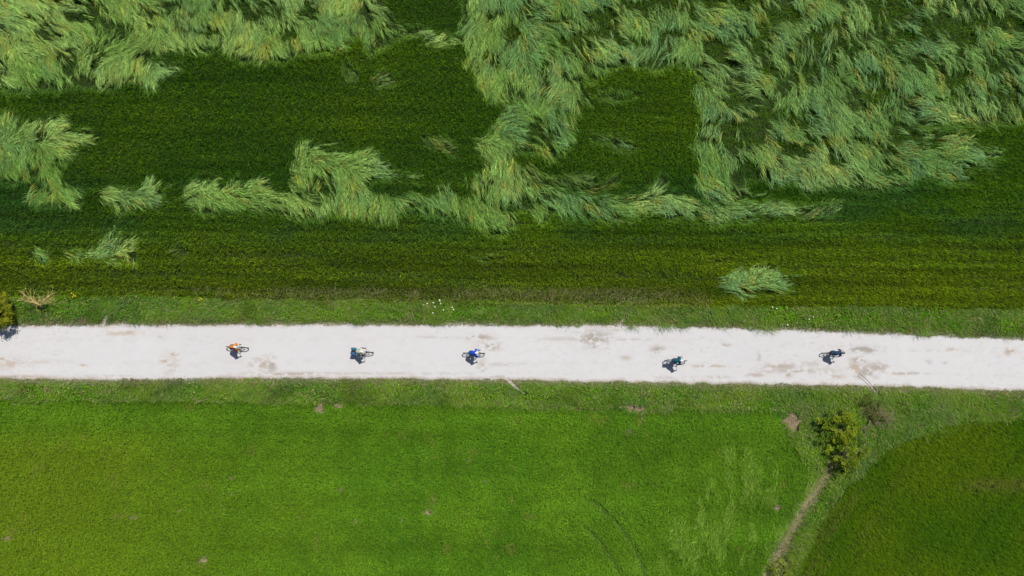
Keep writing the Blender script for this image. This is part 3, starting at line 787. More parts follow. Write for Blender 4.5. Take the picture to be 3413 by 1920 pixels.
# ------------------------------------------------------------------ darker crop, lower right field
x, y = scatter(18, X1, Y0, -3.0, 430)
wx, wy = warp(x, y, .18)
m = inside(wx, wy, FIELD_R)
x, y = x[m], y[m]; n = len(x)
u_, v_ = UV(x, y, .3)
gd = np.radians(52)
rowc = fbm(x * math.cos(gd) + y * math.sin(gd), -x * math.sin(gd) + y * math.cos(gd), 6, 101, 2, .35)
hgt = .34 + .34 * (rowc - .5) + .12 * (fbm(x, y, 1.2, 102, 3) - .5)
az = np.where(rng.random(n) < .7, math.radians(-60) + rng.normal(0, .5, n), rng.uniform(0, 6.28, n))
el = np.radians(rng.normal(50, 14, n)).clip(.3, 1.5)
L = rng.uniform(.18, .34, n); z0 = hgt * rng.uniform(.15, .85, n)
tone = np.clip(fbm(x, y, 4.5, 103, 3) * 1.7 - .4, 0, 1)
c = lerp((.056, .136, .004), (.115, .184, .005), tone)
yw = np.exp(-((v_ - 1614) / 22) ** 2) * smooth(3150, 3300, u_)
edge_r = np.maximum(smooth(.55, .75, rowc) * (1 - smooth(2700, 3150, u_)), 0) * .5
k_ = np.clip(yw * .6 + edge_r, 0, 1)
c = c * (1 - k_[:, None]) + np.array([.15, .155, .03]) * k_[:, None]
c *= rng.uniform(.65, 1.35, n)[:, None]
o = combine('corner_crop', [blades('c', x, y, z0, L, rng.uniform(.022, .042, n), az, el, c * .8, c * 1.2, M_PLANT)], M_PLANT)
tag(o, 'darker green grassy crop in the lower right corner field', 'crop', kind='stuff')


# ------------------------------------------------------------------ verges
def verge(name, sel, lab, dens, ylo, yhi, x0=X0, x1=X1):
    x, y = scatter(x0, x1, ylo, yhi, dens)
    m = sel(x, y)
    x, y = x[m], y[m]
    bb = bare(x, y)
    cd = channel_d(x, y)
    dd = ditch_d(x, y)
    m = (rng.random(len(x)) > bb * 1.1) & (cd > rng.normal(.05, .05, len(x))) & (rng.random(len(x)) > .9 * np.exp(-(dd / .52) ** 2))
    x, y = x[m], y[m]; n = len(x)
    er = np.minimum(np.abs(y - yline(rt, x)), np.abs(y - yline(rb, x)))
    ef = smooth(0, .7, er)
    big = fbm(x, y, 1.5, 111, 3); md = fbm(x, y, .55, 112, 2)
    hgt = (.12 + .28 * ef) * (.6 + .8 * big) * (.75 + .5 * md)
    a0 = 6.0 * (fbm(x, y, 1.8, 113, 2) - .5) - 1.2
    leafy = rng.random(n) < smooth(.40, .60, fbm(x, y, 2.2, 114, 2)) * .75
    az = np.where(leafy, rng.uniform(0, 6.28, n), a0 + rng.normal(0, .55, n))
    el = np.where(leafy, np.radians(rng.normal(25, 18, n)), np.radians(rng.normal(38, 14, n)))
    L = np.where(leafy, rng.uniform(.07, .14, n), rng.uniform(.18, .42, n)) * (.5 + .5 * ef)
    wid = np.where(leafy, L * .6, rng.uniform(.018, .034, n))
    z0 = hgt * rng.uniform(.1, .9, n)
    z0 -= .3 * np.exp(-(ditch_d(x, y) / .5) ** 2)
    tone = np.clip(fbm(x, y, 2.8, 115, 3) * 1.7 - .35, 0, 1)
    c = lerp((.085, .200, .014), (.155, .265, .022), tone)
    cool = smooth(.5, .68, fbm(x, y, 2.0, 116, 3))
    c = c * (1 - .4 * cool[:, None]) + np.array([.095, .185, .055]) * .4 * cool[:, None]
    c = np.where(leafy[:, None], c * np.array([.85, 1.05, .5]), c)
    dryp = (rng.random(n) < .12 + .25 * (1 - ef) + .15 * smooth(.6, .75, fbm(x, y, 1.3, 117)))
    c[dryp] = lerp((.26, .20, .10), (.34, .29, .17), rng.random(int(dryp.sum())))
    c *= rng.uniform(.52, 1.42, n)[:, None]
    o = combine(name, [blades('v', x, y, z0, L, wid, az, el, c * .8, c * 1.1, M_PLANT)], M_PLANT)
    tag(o, lab, 'grass', kind='stuff')
    return o


verge('verge_grass', lambda x, y: (y > yline(rt, x) + .10 * (fbm(x, y, .5, 118, 3) - .62) * 3.2 + .03) & (y < yline(vt, x) + .5 * (fbm(x, y, .8, 119) - .5)),
      'tall mixed grass verge between the upper crop and the road', 650, 1.0, 6.5)
verge('verge_grass', lambda x, y: (y < yline(rb, x) - .10 * (fbm(x, y, .5, 118, 3) - .62) * 3.2 - .03) & ~inside(*warp(x, y, .25), FIELD_L) & ~inside(*warp(x, y, .18), FIELD_R),
      'mixed grass verge and ditch bank between the road and the lower fields', 640, Y0, -1.0)

# pale tall grass tussocks beside the dead shrub and above the corner field
k = 17000
tu = [2985, 3045, 3110, 2960, 3200, 2700, 2715, 2850, 2905, 2870, 2745, 2930]; tv = [1400, 1420, 1405, 1440, 1375, 1450, 1520, 1460, 1470, 1350, 1345, 1350]; tr = [30, 38, 40, 26, 50, 22, 22, 18, 22, 20, 20, 22]
for _ in range(230):
    q = rng.uniform(0, 3413)
    if rng.random() < .55:
        tv.append(float(np.interp(q, [0, 1700, 3413], [1035, 1045, 1080]) + rng.uniform(-38, 32)))
    else:
        tv.append(float(np.interp(q, [0, 1700, 3413], [1300, 1308, 1350]) + rng.uniform(-26, 30)))
    tu.append(q); tr.append(rng.uniform(7, 18))
tu, tv, tr = np.array(tu), np.array(tv), np.array(tr)
cl = rng.choice(len(tu), k, p=tr ** 1.6 / (tr ** 1.6).sum())
cu_, cv_, cr = tu[cl], tv[cl], tr[cl]
x, y = W(cu_ + rng.normal(0, 1, k) * cr, cv_ + rng.normal(0, .55, k) * cr)
c = lerp((.085, .185, .020), (.195, .285, .055), np.clip(hash2(cl, cl * 3, 9) * .8 + rng.normal(0, .2, k), 0, 1)) * rng.lognormal(0, .2, k)[:, None]
o = combine('tall_grass', [blades('t', x, y, .12 + .3 * fbm(x, y, .6, 131, 2), rng.uniform(.25, .5, k), rng.uniform(.014, .026, k), math.radians(-50) + 1.6 * (fbm(x, y, 1.2, 132) - .5) + rng.normal(0, .35, k), np.radians(rng.normal(24, 14, k)), c * .7, c * 1.15, M_PLANT)], M_PLANT)
tag(o, 'pale tall grass tussocks along both verges and round the shrubs', 'grass', kind='stuff')

# dry straw in the ditch and on the bare patches
parts = []
x, y = scatter(19, 28, -19, -8, 420)
dd = ditch_d(x, y)
m = rng.random(len(x)) < np.exp(-(dd / (.25 + .4 * fbm(x, y, 1.1, 30, 2))) ** 2) * .95
x, y = x[m], y[m]; n = len(x)
c = lerp((.24, .18, .10), (.46, .38, .25), rng.random(n))
parts.append(blades('s', x, y, .02 - .3 * np.exp(-(ditch_d(x, y) / .5) ** 2) + rng.uniform(0, .08, n), rng.uniform(.2, .5, n), rng.uniform(.012, .022, n), np.radians(55) + rng.normal(0, .7, n), np.radians(rng.normal(12, 10, n)), c * .8, c, M_STRAW))
for bx, by, rx_, ry_, s in BARE:
    k = int(700 * rx_ * ry_ * 3.1 * s) + 10
    x = bx + rng.normal(0, rx_ * .55, k); y = by + rng.normal(0, ry_ * .55, k)
    c = lerp((.12, .09, .05), (.46, .36, .23), rng.random(k) ** .7)
    parts.append(blades('s', x, y, rng.uniform(-.03, .05, k), rng.uniform(.08, .26, k), rng.uniform(.015, .035, k), rng.uniform(0, 6.28, k), np.radians(rng.normal(20, 16, k)), c * .85, c, M_STRAW))
k = 9000
x = rng.uniform(X0, 20, k); y = yline(ft, x) + rng.normal(.05, .16, k)
kk = (fbm(x, y, 2.2, 123, 3) > .50) & (rng.random(k) < .7)
x, y = x[kk], y[kk]; k = len(x)
c = lerp((.16, .16, .05), (.38, .31, .19), rng.random(k))
parts.append(blades('s', x, y, rng.uniform(.05, .26, k), rng.uniform(.1, .3, k), rng.uniform(.012, .024, k), rng.uniform(0, 6.28, k), np.radians(rng.normal(24, 14, k)), c * .9, c, M_STRAW))
# tan stalks at the upper field margin
k = 3000
u = rng.uniform(560, 2260, k); v = rng.normal(985, 13, k)
u = np.concatenate([u, rng.normal(2115, 26, 160)]); v = np.concatenate([v, rng.normal(1011, 6, 160)])
x, y = W(u, v); kk = fbm(x, y, 3, 121, 3) > .42
x, y = x[kk], y[kk]; k = len(x)
c = lerp((.17, .19, .05), (.36, .33, .17), rng.random(k))
parts.append(blades('s', x, y, rng.uniform(.15, .35, k), rng.uniform(.18, .42, k), rng.uniform(.010, .020, k), np.radians(65) + rng.normal(0, .35, k), np.radians(rng.normal(30, 12, k)), c * .9, c, M_STRAW))
o = combine('dry_grass', parts, M_STRAW)
tag(o, 'dry tan straw in the ditch, on bare patches and at the field margin', 'straw', kind='stuff')


# ------------------------------------------------------------------ tubes, used for branches and bicycles
def tube_data(path, radii, seg=6, cap=True):
    path = [Vector(p) for p in path]
    n = len(path)
    V = []; Fc = []
    up = None
    for i, p in enumerate(path):
        tdir = (path[min(i + 1, n - 1)] - path[max(i - 1, 0)]).normalized()
        if up is None:
            up = tdir.orthogonal().normalized()
        up = (up - tdir * up.dot(tdir))
        up = up.normalized() if up.length > 1e-6 else tdir.orthogonal().normalized()
        sd = tdir.cross(up)
        r = radii[i] if hasattr(radii, '__len__') else radii
        for k in range(seg):
            a = 2 * math.pi * k / seg
            V.append(p + (up * math.cos(a) + sd * math.sin(a)) * r)
    for i in range(n - 1):
        for k in range(seg):
            k2 = (k + 1) % seg
            Fc.append((i * seg + k, i * seg + k2, (i + 1) * seg + k2, (i + 1) * seg + k))
    if cap:
        Fc.append(tuple(range(seg - 1, -1, -1)))
        Fc.append(tuple((n - 1) * seg + k for k in range(seg)))
    return V, Fc


class MB:
    def __init__(self):
        self.V = []; self.F = []

    def add(self, V, Fc):
        o = len(self.V)
        self.V += [tuple(v) for v in V]
        self.F += [tuple(i + o for i in f) for f in Fc]
        return self

    def tube(self, path, r, seg=6, cap=True):
        return self.add(*tube_data(path, r, seg, cap))

    def torus(self, c, R, r, seg=40, sides=8, axis_y=True, a0=0, a1=2 * math.pi, flat=1.0):
        V = []; Fc = []
        for i in range(seg):
            a = 2 * math.pi * i / seg
            for k in range(sides):
                b = 2 * math.pi * k / sides
                rr = R + r * math.cos(b) * flat
                V.append((c[0] + rr * math.cos(a), c[1] + r * math.sin(b), c[2] + rr * math.sin(a)))
        for i in range(seg):
            for k in range(sides):
                Fc.append((i * sides + k, ((i + 1) % seg) * sides + k, ((i + 1) % seg) * sides + (k + 1) % sides, i * sides + (k + 1) % sides))
        return self.add(V, Fc)

    def ellipsoid(self, c, r, seg=14, rings=9, rot=None):
        V = []; Fc = []
        for i in range(rings + 1):
            th = math.pi * i / rings
            for k in range(seg):
                a = 2 * math.pi * k / seg
                p = Vector((r[0] * math.sin(th) * math.cos(a), r[1] * math.sin(th) * math.sin(a), r[2] * math.cos(th)))
                if rot:
                    p = rot @ p
                V.append(Vector(c) + p)
        for i in range(rings):
            for k in range(seg):
                Fc.append((i * seg + k, (i + 1) * seg + k, (i + 1) * seg + (k + 1) % seg, i * seg + (k + 1) % seg))
        return self.add(V, Fc)

    def rbox(self, c, s, bev=.2, rot=None):
        """rounded box: a superellipsoid-like block"""
        V = []; Fc = []
        seg, rings = 16, 8
        e = bev
        f = lambda q, p: math.copysign(abs(q) ** p, q)
        for i in range(rings + 1):
            th = -math.pi / 2 + math.pi * i / rings
            for k in range(seg):
                a = 2 * math.pi * k / seg
                p = Vector((f(math.cos(th), e) * f(math.cos(a), e) * s[0] / 2, f(math.cos(th), e) * f(math.sin(a), e) * s[1] / 2, f(math.sin(th), e) * s[2] / 2))
                if rot:
                    p = rot @ p
                V.append(Vector(c) + p)
        for i in range(rings):
            for k in range(seg):
                Fc.append((i * seg + k, i * seg + (k + 1) % seg, (i + 1) * seg + (k + 1) % seg, (i + 1) * seg + k))
        return self.add(V, Fc)

    def mesh(self, name, shade=True):
        me = bpy.data.meshes.new(name)
        me.from_pydata(self.V, [], self.F)
        me.update()
        me.polygons.foreach_set('use_smooth', [shade] * len(me.polygons))
        return me

    def build(self, name, mat, parent=None, shade=True):
        return make_obj(name, self.mesh(name, shade), mat, parent)


# ------------------------------------------------------------------ shrubs and trees
def grow(mb, p, d, length, r, depth, spread, up=.12, tips=None, seg=5, r_end=.55, kids=(2, 4)):
    pts = [p.copy()]
    dd = d.normalized()
    steps = 3
    for i in range(steps):
        dd = (dd + Vector(rng.normal(0, .14, 3)) + Vector((0, 0, up * .4))).normalized()
        pts.append(pts[-1] + dd * length / steps)
    mb.tube(pts, [r * (1 - (1 - r_end) * i / steps) for i in range(steps + 1)], seg)
    if tips is not None:
        tips.append(pts[-1].copy())
        tips.append(pts[-2].copy())
    if depth > 0:
        for _ in range(int(rng.integers(kids[0], kids[1] + 1))):
            q = rng.integers(1, steps + 1)
            nd = (dd + Vector(rng.normal(0, spread, 3)) + Vector((0, 0, up))).normalized()
            grow(mb, pts[q], nd, length * rng.uniform(.55, .85), r * r_end * rng.uniform(.75, 1), depth - 1, spread, up, tips, max(4, seg - 1), r_end, kids)


def leafy_shrub(name, label, u, v, zc, lobes, clumps, leaves, size, c_lo, c_hi, trunk_r=.09, gaps=.3):
    bx, by = W(u, v, 0)
    root = bpy.data.objects.new(name, None); root.location = (float(bx), float(by), 0); COL.objects.link(root)
    tag(root, label, 'shrub')
    mb = MB()
    cl = []
    for (lx, ly, lz, rx_, ry_, rz_) in lobes:
        c0 = Vector((lx, ly, lz))
        k = int(clumps * rx_ * ry_)
        for _ in range(k):
            q = Vector(rng.normal(0, 1, 3)).normalized() * rng.uniform(.55, 1.05)
            cl.append(c0 + Vector((q.x * rx_, q.y * ry_, abs(q.z) * rz_ if rng.random() < .75 else q.z * rz_)))
        for _ in range(5):
            q = Vector(rng.normal(0, .5, 3))
            tgt = c0 + Vector((q.x * rx_, q.y * ry_, q.z * rz_))
            mid = tgt * .5 + Vector((0, 0, .2)) + Vector(rng.normal(0, .08, 3))
            mb.tube([Vector((rng.normal(0, .05), rng.normal(0, .05), -.05)), tgt * .25 + Vector((0, 0, .15)), mid, tgt], [trunk_r, trunk_r * .75, trunk_r * .45, trunk_r * .12], 6)
    for q in cl[::4]:
        mb.tube([q * .55 + Vector((0, 0, .1)), q * .8 + Vector(rng.normal(0, .06, 3)), q], [.02, .013, .005], 4)
    mb.build('trunk', M_BARK, root)
    pts = []; cs = []
    for q in cl:
        k = int(leaves * rng.uniform(.5, 1.3))
        tone = rng.uniform(0, 1)
        r = rng.uniform(.10, .22)
        pts.append(np.array(q)[None] + rng.normal(0, r * .6, (k, 3)) * np.array([1, 1, .75]))
        cs.append(np.tile(np.array(c_lo) * (1 - tone) + np.array(c_hi) * tone, (k, 1)))
    P = np.concatenate(pts); C = np.concatenate(cs)
    P[:, 2] = np.maximum(P[:, 2], .03)
    n = len(P)
    C = C * rng.uniform(.7, 1.3, n)[:, None]
    a = rng.uniform(0, 2 * np.pi, n); e = np.radians(rng.normal(15, 28, n))
    d = np.stack([np.cos(a) * np.cos(e), np.sin(a) * np.cos(e), np.sin(e)], 1)
    s = np.stack([-np.sin(a), np.cos(a), rng.uniform(-.6, .6, n)], 1)
    L = rng.uniform(.7, 1.3, n) * size
    V = np.stack([P - d * L[:, None] * .5, P + s * L[:, None] * .32, P + d * L[:, None] * .5, P - s * L[:, None] * .32], 1)
    Q = np.arange(n * 4).reshape(n, 4)
    make_obj('crown', np_mesh('crown', V.reshape(-1, 3), Q, np.repeat(C, 4, 0)), M_LEAF, root)
    return root


YG0, YG1 = (.040, .090, .008), (.205, .255, .014)
leafy_shrub('leafy_shrub', 'yellow green leafy shrub beside the dead shrub at the top of the ditch', 2768, 1424, 0,
            [(.1, .25, 1.1, 1.5, 1.2, .8), (-.75, -.2, .9, .95, 1.0, .7), (.95, -.1, 1.0, .9, 1.1, .7), (.3, .9, .8, .9, .6, .5)], 24, 46, .105, YG0, YG1)
leafy_shrub('leafy_shrub', 'yellow green leafy shrub casting dark shade over the top end of the dry ditch', 2800, 1512, 0,
            [(.15, .1, 1.25, 1.2, 1.0, .8), (1.0, .35, 1.0, 1.0, .8, .6), (.1, -.55, 1.3, .8, .6, .6), (-.7, .2, .8, .7, .7, .5)], 22, 44, .105, YG0, YG1)
leafy_shrub('leafy_shrub', 'small yellow green shrub at the bottom edge beside the ditch', 2598, 1905, 0,
            [(0, 0, .5, .9, .9, .5), (.6, .5, .4, .6, .7, .4)], 50, 55, .075, YG0, (.21, .26, .03))
leafy_shrub('leafy_shrub', 'yellow green tree at the left edge shading the road', 8, 1045, 0,
            [(0, .2, 1.6, 1.25, 1.1, 1.0), (.75, -.1, 1.4, .9, 1.0, .9), (-.6, 0, 1.5, 1.2, 1.2, .9), (.55, .75, 1.2, .9, .7, .8)], 52, 60, .09, (.06, .105, .008), (.25, .25, .016), .11)


def twig_shrub(name, label, u, v, starts, mat, r, depth, length, spread, up, kids=(2, 4)):
    bx, by = W(u, v, 0)
    root = bpy.data.objects.new(name, None); root.location = (float(bx), float(by), 0); COL.objects.link(root)
    tag(root, label, 'shrub')
    trunk = MB()
    base = Vector((0, 0, -.1)); fork = Vector(starts[0])
    trunk.tube([base, base * .3 + fork * .5 + Vector((.03, 0, 0)), fork], [r * 1.3, r * 1.1, r], 8)
    trunk.build('trunk', plain(name + '_bark', (.10, .085, .075), .9), root)
    for d in starts[1:]:
        mb = MB()
        grow(mb, fork - Vector(d).normalized() * .05, Vector(d), length * Vector(d).length, r * .7, depth, spread, up, kids=kids)
        mb.build('limb', mat, root)
    return root


M_DRY = plain('dry_twig', (.50, .37, .15), .75, noise=.3, scale=5)
M_DEAD = plain('dead_twig', (.19, .145, .085), .85, noise=.25, scale=5)
twig_shrub('bare_shrub', 'leafless forked shrub with straw coloured twigs standing in the upper left verge', 153, 1031,
           [(-.05, .25, .75), (-.25, .55, .75), (.75, .55, .75), (.25, .8, .5), (-.75, .4, .4), (.35, .25, .9)], M_DRY, .070, 3, .85, .46, .03, (3, 4))
for lab, u, v in (('tangled dead shrub of grey brown twigs right of the leafy shrub', 2895, 1395),):
    twig_shrub('dead_shrub', lab, u, v, [(.05, .1, .45), (-.7, .5, .35), (.8, .5, .25), (.3, -.7, .3), (-.3, .9, .3), (1.1, -.1, .25), (.2, .9, .4), (-.7, -.5, .3), (.9, .3, .5), (-.2, -.9, .35), (.7, -.6, .2), (1.0, .6, .3)], M_DEAD, .042, 3, .88, .65, .0, (3, 5))
leafy_shrub('leafy_shrub', 'dark olive shrub between the dead shrub and the road', 2888, 1342, 0,
            [(0, 0, .6, .8, .6, .5), (.45, -.75, .55, .7, .7, .45)], 46, 40, .075, (.035, .065, .012), (.125, .145, .03), .03)


# ------------------------------------------------------------------ wild flowers
def flower(u, v, label, group, petal, s):
    bx, by = W(u, v, .4)
    root = bpy.data.objects.new('wildflower', None); root.location = (float(bx), float(by), -.05); COL.objects.link(root)
    tag(root, label, 'flower', group)
    h = .45
    MB().tube([(0, 0, 0), (.01, 0, h * .5), (0, .01, h)], [.006, .005, .004], 5).build('stem', M_STEM, root)
    mb = MB()
    for k in range(7):
        a = k * 2 * math.pi / 7 + rng.random()
        q = s * .55 if k else 0
        mb.ellipsoid((math.cos(a) * q, math.sin(a) * q, h + .01 + .02 * rng.random()), (s * .42, s * .42, s * .16), 7, 4)
    mb.build('flower_head', petal, root)


M_STEM = plain('flower_stem', (.08, .15, .03), .6)
M_WHITE = plain('white_petal', (.72, .72, .66), .6)
M_YEL = plain('yellow_petal', (.55, .42, .02), .6)
for u, v in ((1412, 1016), (1424, 1012), (1444, 1009), (1450, 1023), (1466, 1004), (1469, 1012), (1478, 1033), (1507, 1025), (1512, 1032), (1443, 1043), (1465, 1000)):
    flower(u, v, 'white wildflower in the cluster above the road between the second and third cyclist', 'white flowers of the centre cluster', M_WHITE, .052)
for u, v in ((2574, 1024), (2589, 1029), (2710, 1056), (2697, 1064), (2626, 1083)):
    flower(u, v, 'scattered white wildflower in the upper verge right of the isolated flattened clump', 'white flowers of the right verge', M_WHITE, .05)
for u, v in ((239, 977), (246, 983), (243, 990), (251, 987)):
    flower(u, v, 'tiny yellow wildflower right of the leafless shrub', 'yellow flowers at the left', M_YEL, .06)
for u, v in ((667, 993), (672, 997), (664, 1000)):
    flower(u, v, 'tiny yellow wildflower in the upper verge above the leftmost cyclist', 'yellow flowers above the cyclist', M_YEL, .06)


# ------------------------------------------------------------------ cyclists
def capsule(mb, p0, r0, p1, r1, seg=14, flat=1.0, cap=5):
    """closed tapered capsule; flat squeezes it in the direction across both its axis and the y axis"""
    p0, p1 = Vector(p0), Vector(p1)
    ax = (p1 - p0)
    ax = ax.normalized() if ax.length > 1e-6 else Vector((0, 0, 1))
    s1 = Vector((0, 1, 0)) - ax * ax.y
    s1 = s1.normalized() if s1.length > .05 else ax.orthogonal().normalized()
    s2 = ax.cross(s1)
    rings = []
    for i in range(cap + 1):
        a = -math.pi / 2 + (math.pi / 2) * i / cap
        rings.append((p0 + ax * (r0 * math.sin(a)), max(r0 * math.cos(a), .0008)))
    for i in range(cap + 1):
        a = (math.pi / 2) * i / cap
        rings.append((p1 + ax * (r1 * math.sin(a)), max(r1 * math.cos(a), .0008)))
    V = []; Fc = []
    for c, r in rings:
        for k in range(seg):
            a = 2 * math.pi * k / seg
            V.append(c + s1 * (r * math.cos(a)) + s2 * (r * flat * math.sin(a)))
    n = len(rings)
    for i in range(n - 1):
        for k in range(seg):
            Fc.append((i * seg + k, i * seg + (k + 1) % seg, (i + 1) * seg + (k + 1) % seg, (i + 1) * seg + k))
    Fc.append(tuple(range(seg - 1, -1, -1)))
    Fc.append(tuple((n - 1) * seg + k for k in range(seg)))
    mb.add(V, Fc)


def skin(mb, name, mat, parent, voxel=.011, smooth_it=2):
    """melt overlapping closed shapes into one continuous surface"""
    me = mb.mesh(name)
    tmp = bpy.data.objects.new('tmp', me)
    COL.objects.link(tmp)
    r = tmp.modifiers.new('r', 'REMESH'); r.mode = 'VOXEL'; r.voxel_size = voxel
    s = tmp.modifiers.new('s', 'SMOOTH'); s.iterations = smooth_it; s.factor = .5
    d_ = tmp.modifiers.new('d', 'DECIMATE'); d_.ratio = .3
    bpy.context.view_layer.update()
    dg = bpy.context.evaluated_depsgraph_get()
    out = bpy.data.meshes.new_from_object(tmp.evaluated_get(dg))
    bpy.data.objects.remove(tmp)
    out.name = name
    out.polygons.foreach_set('use_smooth', [True] * len(out.polygons))
    out.materials.clear()
    return make_obj(name, out, mat, parent)


def ik(hip, ankle, l1, l2, fwd):
    d = ankle - hip
    L = min(d.length, l1 + l2 - .005)
    u = d.normalized()
    a = (l1 * l1 - l2 * l2 + L * L) / (2 * L)
    h = math.sqrt(max(l1 * l1 - a * a, 0))
    n = (fwd - u * fwd.dot(u)).normalized()
    return hip + u * a + n * h


M_TYRE = plain('tyre_rubber', (.022, .021, .020), .8)
M_RIM = plain('rim_black', (.035, .035, .037), .35, .3)
M_STEEL = plain('steel', (.32, .32, .33), .3, .9)
M_BLACK = plain('black_parts', (.018, .018, .020), .5)
M_SKIN = plain('skin', (.48, .29, .20), .55, noise=.05)
M_SHOE = plain('shoe', (.05, .05, .055), .5)
M_HAIR = plain('hair', (.05, .035, .02), .6)
M_EYE = plain('eye', (.03, .02, .015), .2)
M_LIME = plain('lime_cloth', (.22, .38, .04), .7)
RW = .345
RA, FA, BB = Vector((-.43, 0, RW)), Vector((.60, 0, RW)), Vector((0, 0, .285))
SAD = Vector((-.20, 0, .95))
BAR = Vector((.46, 0, 1.00))


def wheel(root, c, name_mat):
    w = MB().tube([(c.x, -.05, c.z), (c.x, -.03, c.z), (c.x, .03, c.z), (c.x, .05, c.z)], [.012, .022, .022, .012], 10).build('wheel', M_STEEL, root)
    MB().torus(c, RW - .028, .028, 48, 8).build('tyre', M_TYRE, w)
    MB().torus(c, RW - .058, .015, 48, 6, flat=1.1).build('rim', M_RIM, w)
    sp_ = MB()
    for k in range(24):
        a = 2 * math.pi * k / 24
        s = 1 if k % 2 else -1
        b = a + s * .25
        sp_.tube([(c.x + .02 * math.cos(b), s * .026, c.z + .02 * math.sin(b)), (c.x + (RW - .06) * math.cos(a), 0, c.z + (RW - .06) * math.sin(a))], .0016, 4)
    sp_.build('spokes', M_STEEL, w)
    return w


def bicycle(cfg):
    x, y = W(cfg['u'], cfg['v'], 0)
    root = bpy.data.objects.new('bicycle', None)
    COL.objects.link(root)
    root.rotation_euler = (0, 0, math.radians(cfg['head']))
    # wheel-base midpoint sits on the measured point
    c, s = math.cos(math.radians(cfg['head'])), math.sin(math.radians(cfg['head']))
    root.location = (float(x) - .085 * c, float(y) - .085 * s, 0)
    tag(root, cfg['bike_label'], 'bicycle', 'bicycles on the white road')
    fm = plain('frame_paint', cfg['frame'], .35, noise=.05, spec=.5)
    HT, HB = Vector((.385, 0, .88)), Vector((.435, 0, .715))
    ST = Vector((-.165, 0, .80))
    f = MB()
    f.tube([ST, HT], .017, 8); f.tube([BB, HB], .021, 8); f.tube([BB, ST], .017, 8)
    f.tube([HT + (HT - HB) * .1, HB], .021, 8)
    for sd in (-1, 1):
        f.tube([BB + Vector((0, sd * .03, 0)), RA + Vector((0, sd * .062, 0))], .010, 6)
        f.tube([ST + Vector((0, sd * .015, -.03)), RA + Vector((0, sd * .062, 0))], .009, 6)
    f.tube([BB + Vector((0, -.045, 0)), BB + Vector((0, .045, 0))], .025, 10)
    f.build('frame', fm, root)
    fk = MB()
    for sd in (-1, 1):
        fk.tube([HB + Vector((.005, sd * .035, -.01)), HB + Vector((.03, sd * .055, -.12)), FA + Vector((0, sd * .055, 0))], [.015, .014, .010], 6)
    fk.tube([HB + Vector((.005, -.04, 0)), HB + Vector((.005, .04, 0))], .018, 6)
    fk.build('fork', fm, root)
    wheel(root, RA, None); wheel(root, FA, None)
    MB().tube([ST, SAD + Vector((.005, 0, -.05))], .014, 8).build('seatpost', M_BLACK, root)
    sa = MB()
    pts = [(-.13, .075, .0), (-.10, .082, .008), (-.02, .06, .006), (.05, .03, .002), (.13, .018, -.006), (.15, .008, -.012)]
    V = []; Fc = []
    for px, w_, dz in pts:
        for k in range(8):
            a = 2 * math.pi * k / 8
            V.append((SAD.x + px, w_ * math.cos(a), SAD.z - .025 + dz + .022 * math.sin(a)))
    for i in range(len(pts) - 1):
        for k in range(8):
            Fc.append((i * 8 + k, i * 8 + (k + 1) % 8, (i + 1) * 8 + (k + 1) % 8, (i + 1) * 8 + k))
    Fc += [tuple(range(7, -1, -1)), tuple(40 + k for k in range(8))]
    sa.add(V, Fc).build('saddle', M_BLACK, root)
    MB().tube([HT + (HT - HB) * .1, HT + Vector((-.02, 0, .09)), BAR], [.016, .016, .014], 8).build('stem', M_BLACK, root)
    hb = MB()
    if cfg['bars'] == 'drop':
        for sd in (-1, 1):
            hb.tube([BAR, BAR + Vector((0, sd * .19, 0)), BAR + Vector((.05, sd * .21, -.01)), BAR + Vector((.09, sd * .215, -.03)), BAR + Vector((.085, sd * .22, -.09)), BAR + Vector((.03, sd * .225, -.125)), BAR + Vector((-.04, sd * .23, -.125))], .0145, 8)
        bar = hb.build('handlebar', M_BLACK, root)
        for sd in (-1, 1):
            MB().tube([BAR + Vector((.07, sd * .213, -.01)), BAR + Vector((.12, sd * .213, .015)), BAR + Vector((.145, sd * .212, .05))], [.018, .017, .014], 8).build('brake_hood', M_BLACK, bar)
    else:
        hb.tube([BAR + Vector((-.035, -.31, -.005)), BAR + Vector((0, -.12, 0)), BAR + Vector((0, .12, 0)), BAR + Vector((-.035, .31, -.005))], .014, 8)
        bar = hb.build('handlebar', M_BLACK, root)
        for sd in (-1, 1):
            MB().tube([BAR + Vector((-.035, sd * .32, -.005)), BAR + Vector((-.02, sd * .20, -.002))], .019, 8).build('grip', M_BLACK, bar)
            MB().tube([BAR + Vector((.0, sd * .19, -.01)), BAR + Vector((.05, sd * .22, -.02)), BAR + Vector((.045, sd * .28, -.025))], .006, 6).build('brake_lever', M_STEEL, bar)
    # drive train
    ch = MB(); ch.torus(Vector((BB.x, -.055, BB.z)), .085, .006, 28, 5)
    for k in range(5):
        a = 2 * math.pi * k / 5
        ch.tube([(BB.x, -.055, BB.z), (BB.x + .085 * math.cos(a), -.055, BB.z + .085 * math.sin(a))], .006, 4)
    ch.build('chainring', M_STEEL, root)
    cs_ = MB()
    for k, r_ in enumerate((.055, .047, .040, .033, .027)):
        cs_.torus(Vector((RA.x, -.055 + .007 * k, RA.z)), r_, .004, 24, 4)
    cs_.build('sprocket', M_STEEL, root)
    MB().tube([(BB.x, -.055, BB.z + .087), (RA.x, -.052, RA.z + .045)], .0045, 4).tube([(BB.x, -.055, BB.z - .087), (RA.x + .03, -.052, RA.z - .12), (RA.x, -.052, RA.z - .05)], .0045, 4).build('chain', M_BLACK, root)
    th = math.radians(cfg['crank'])
    ped = {}
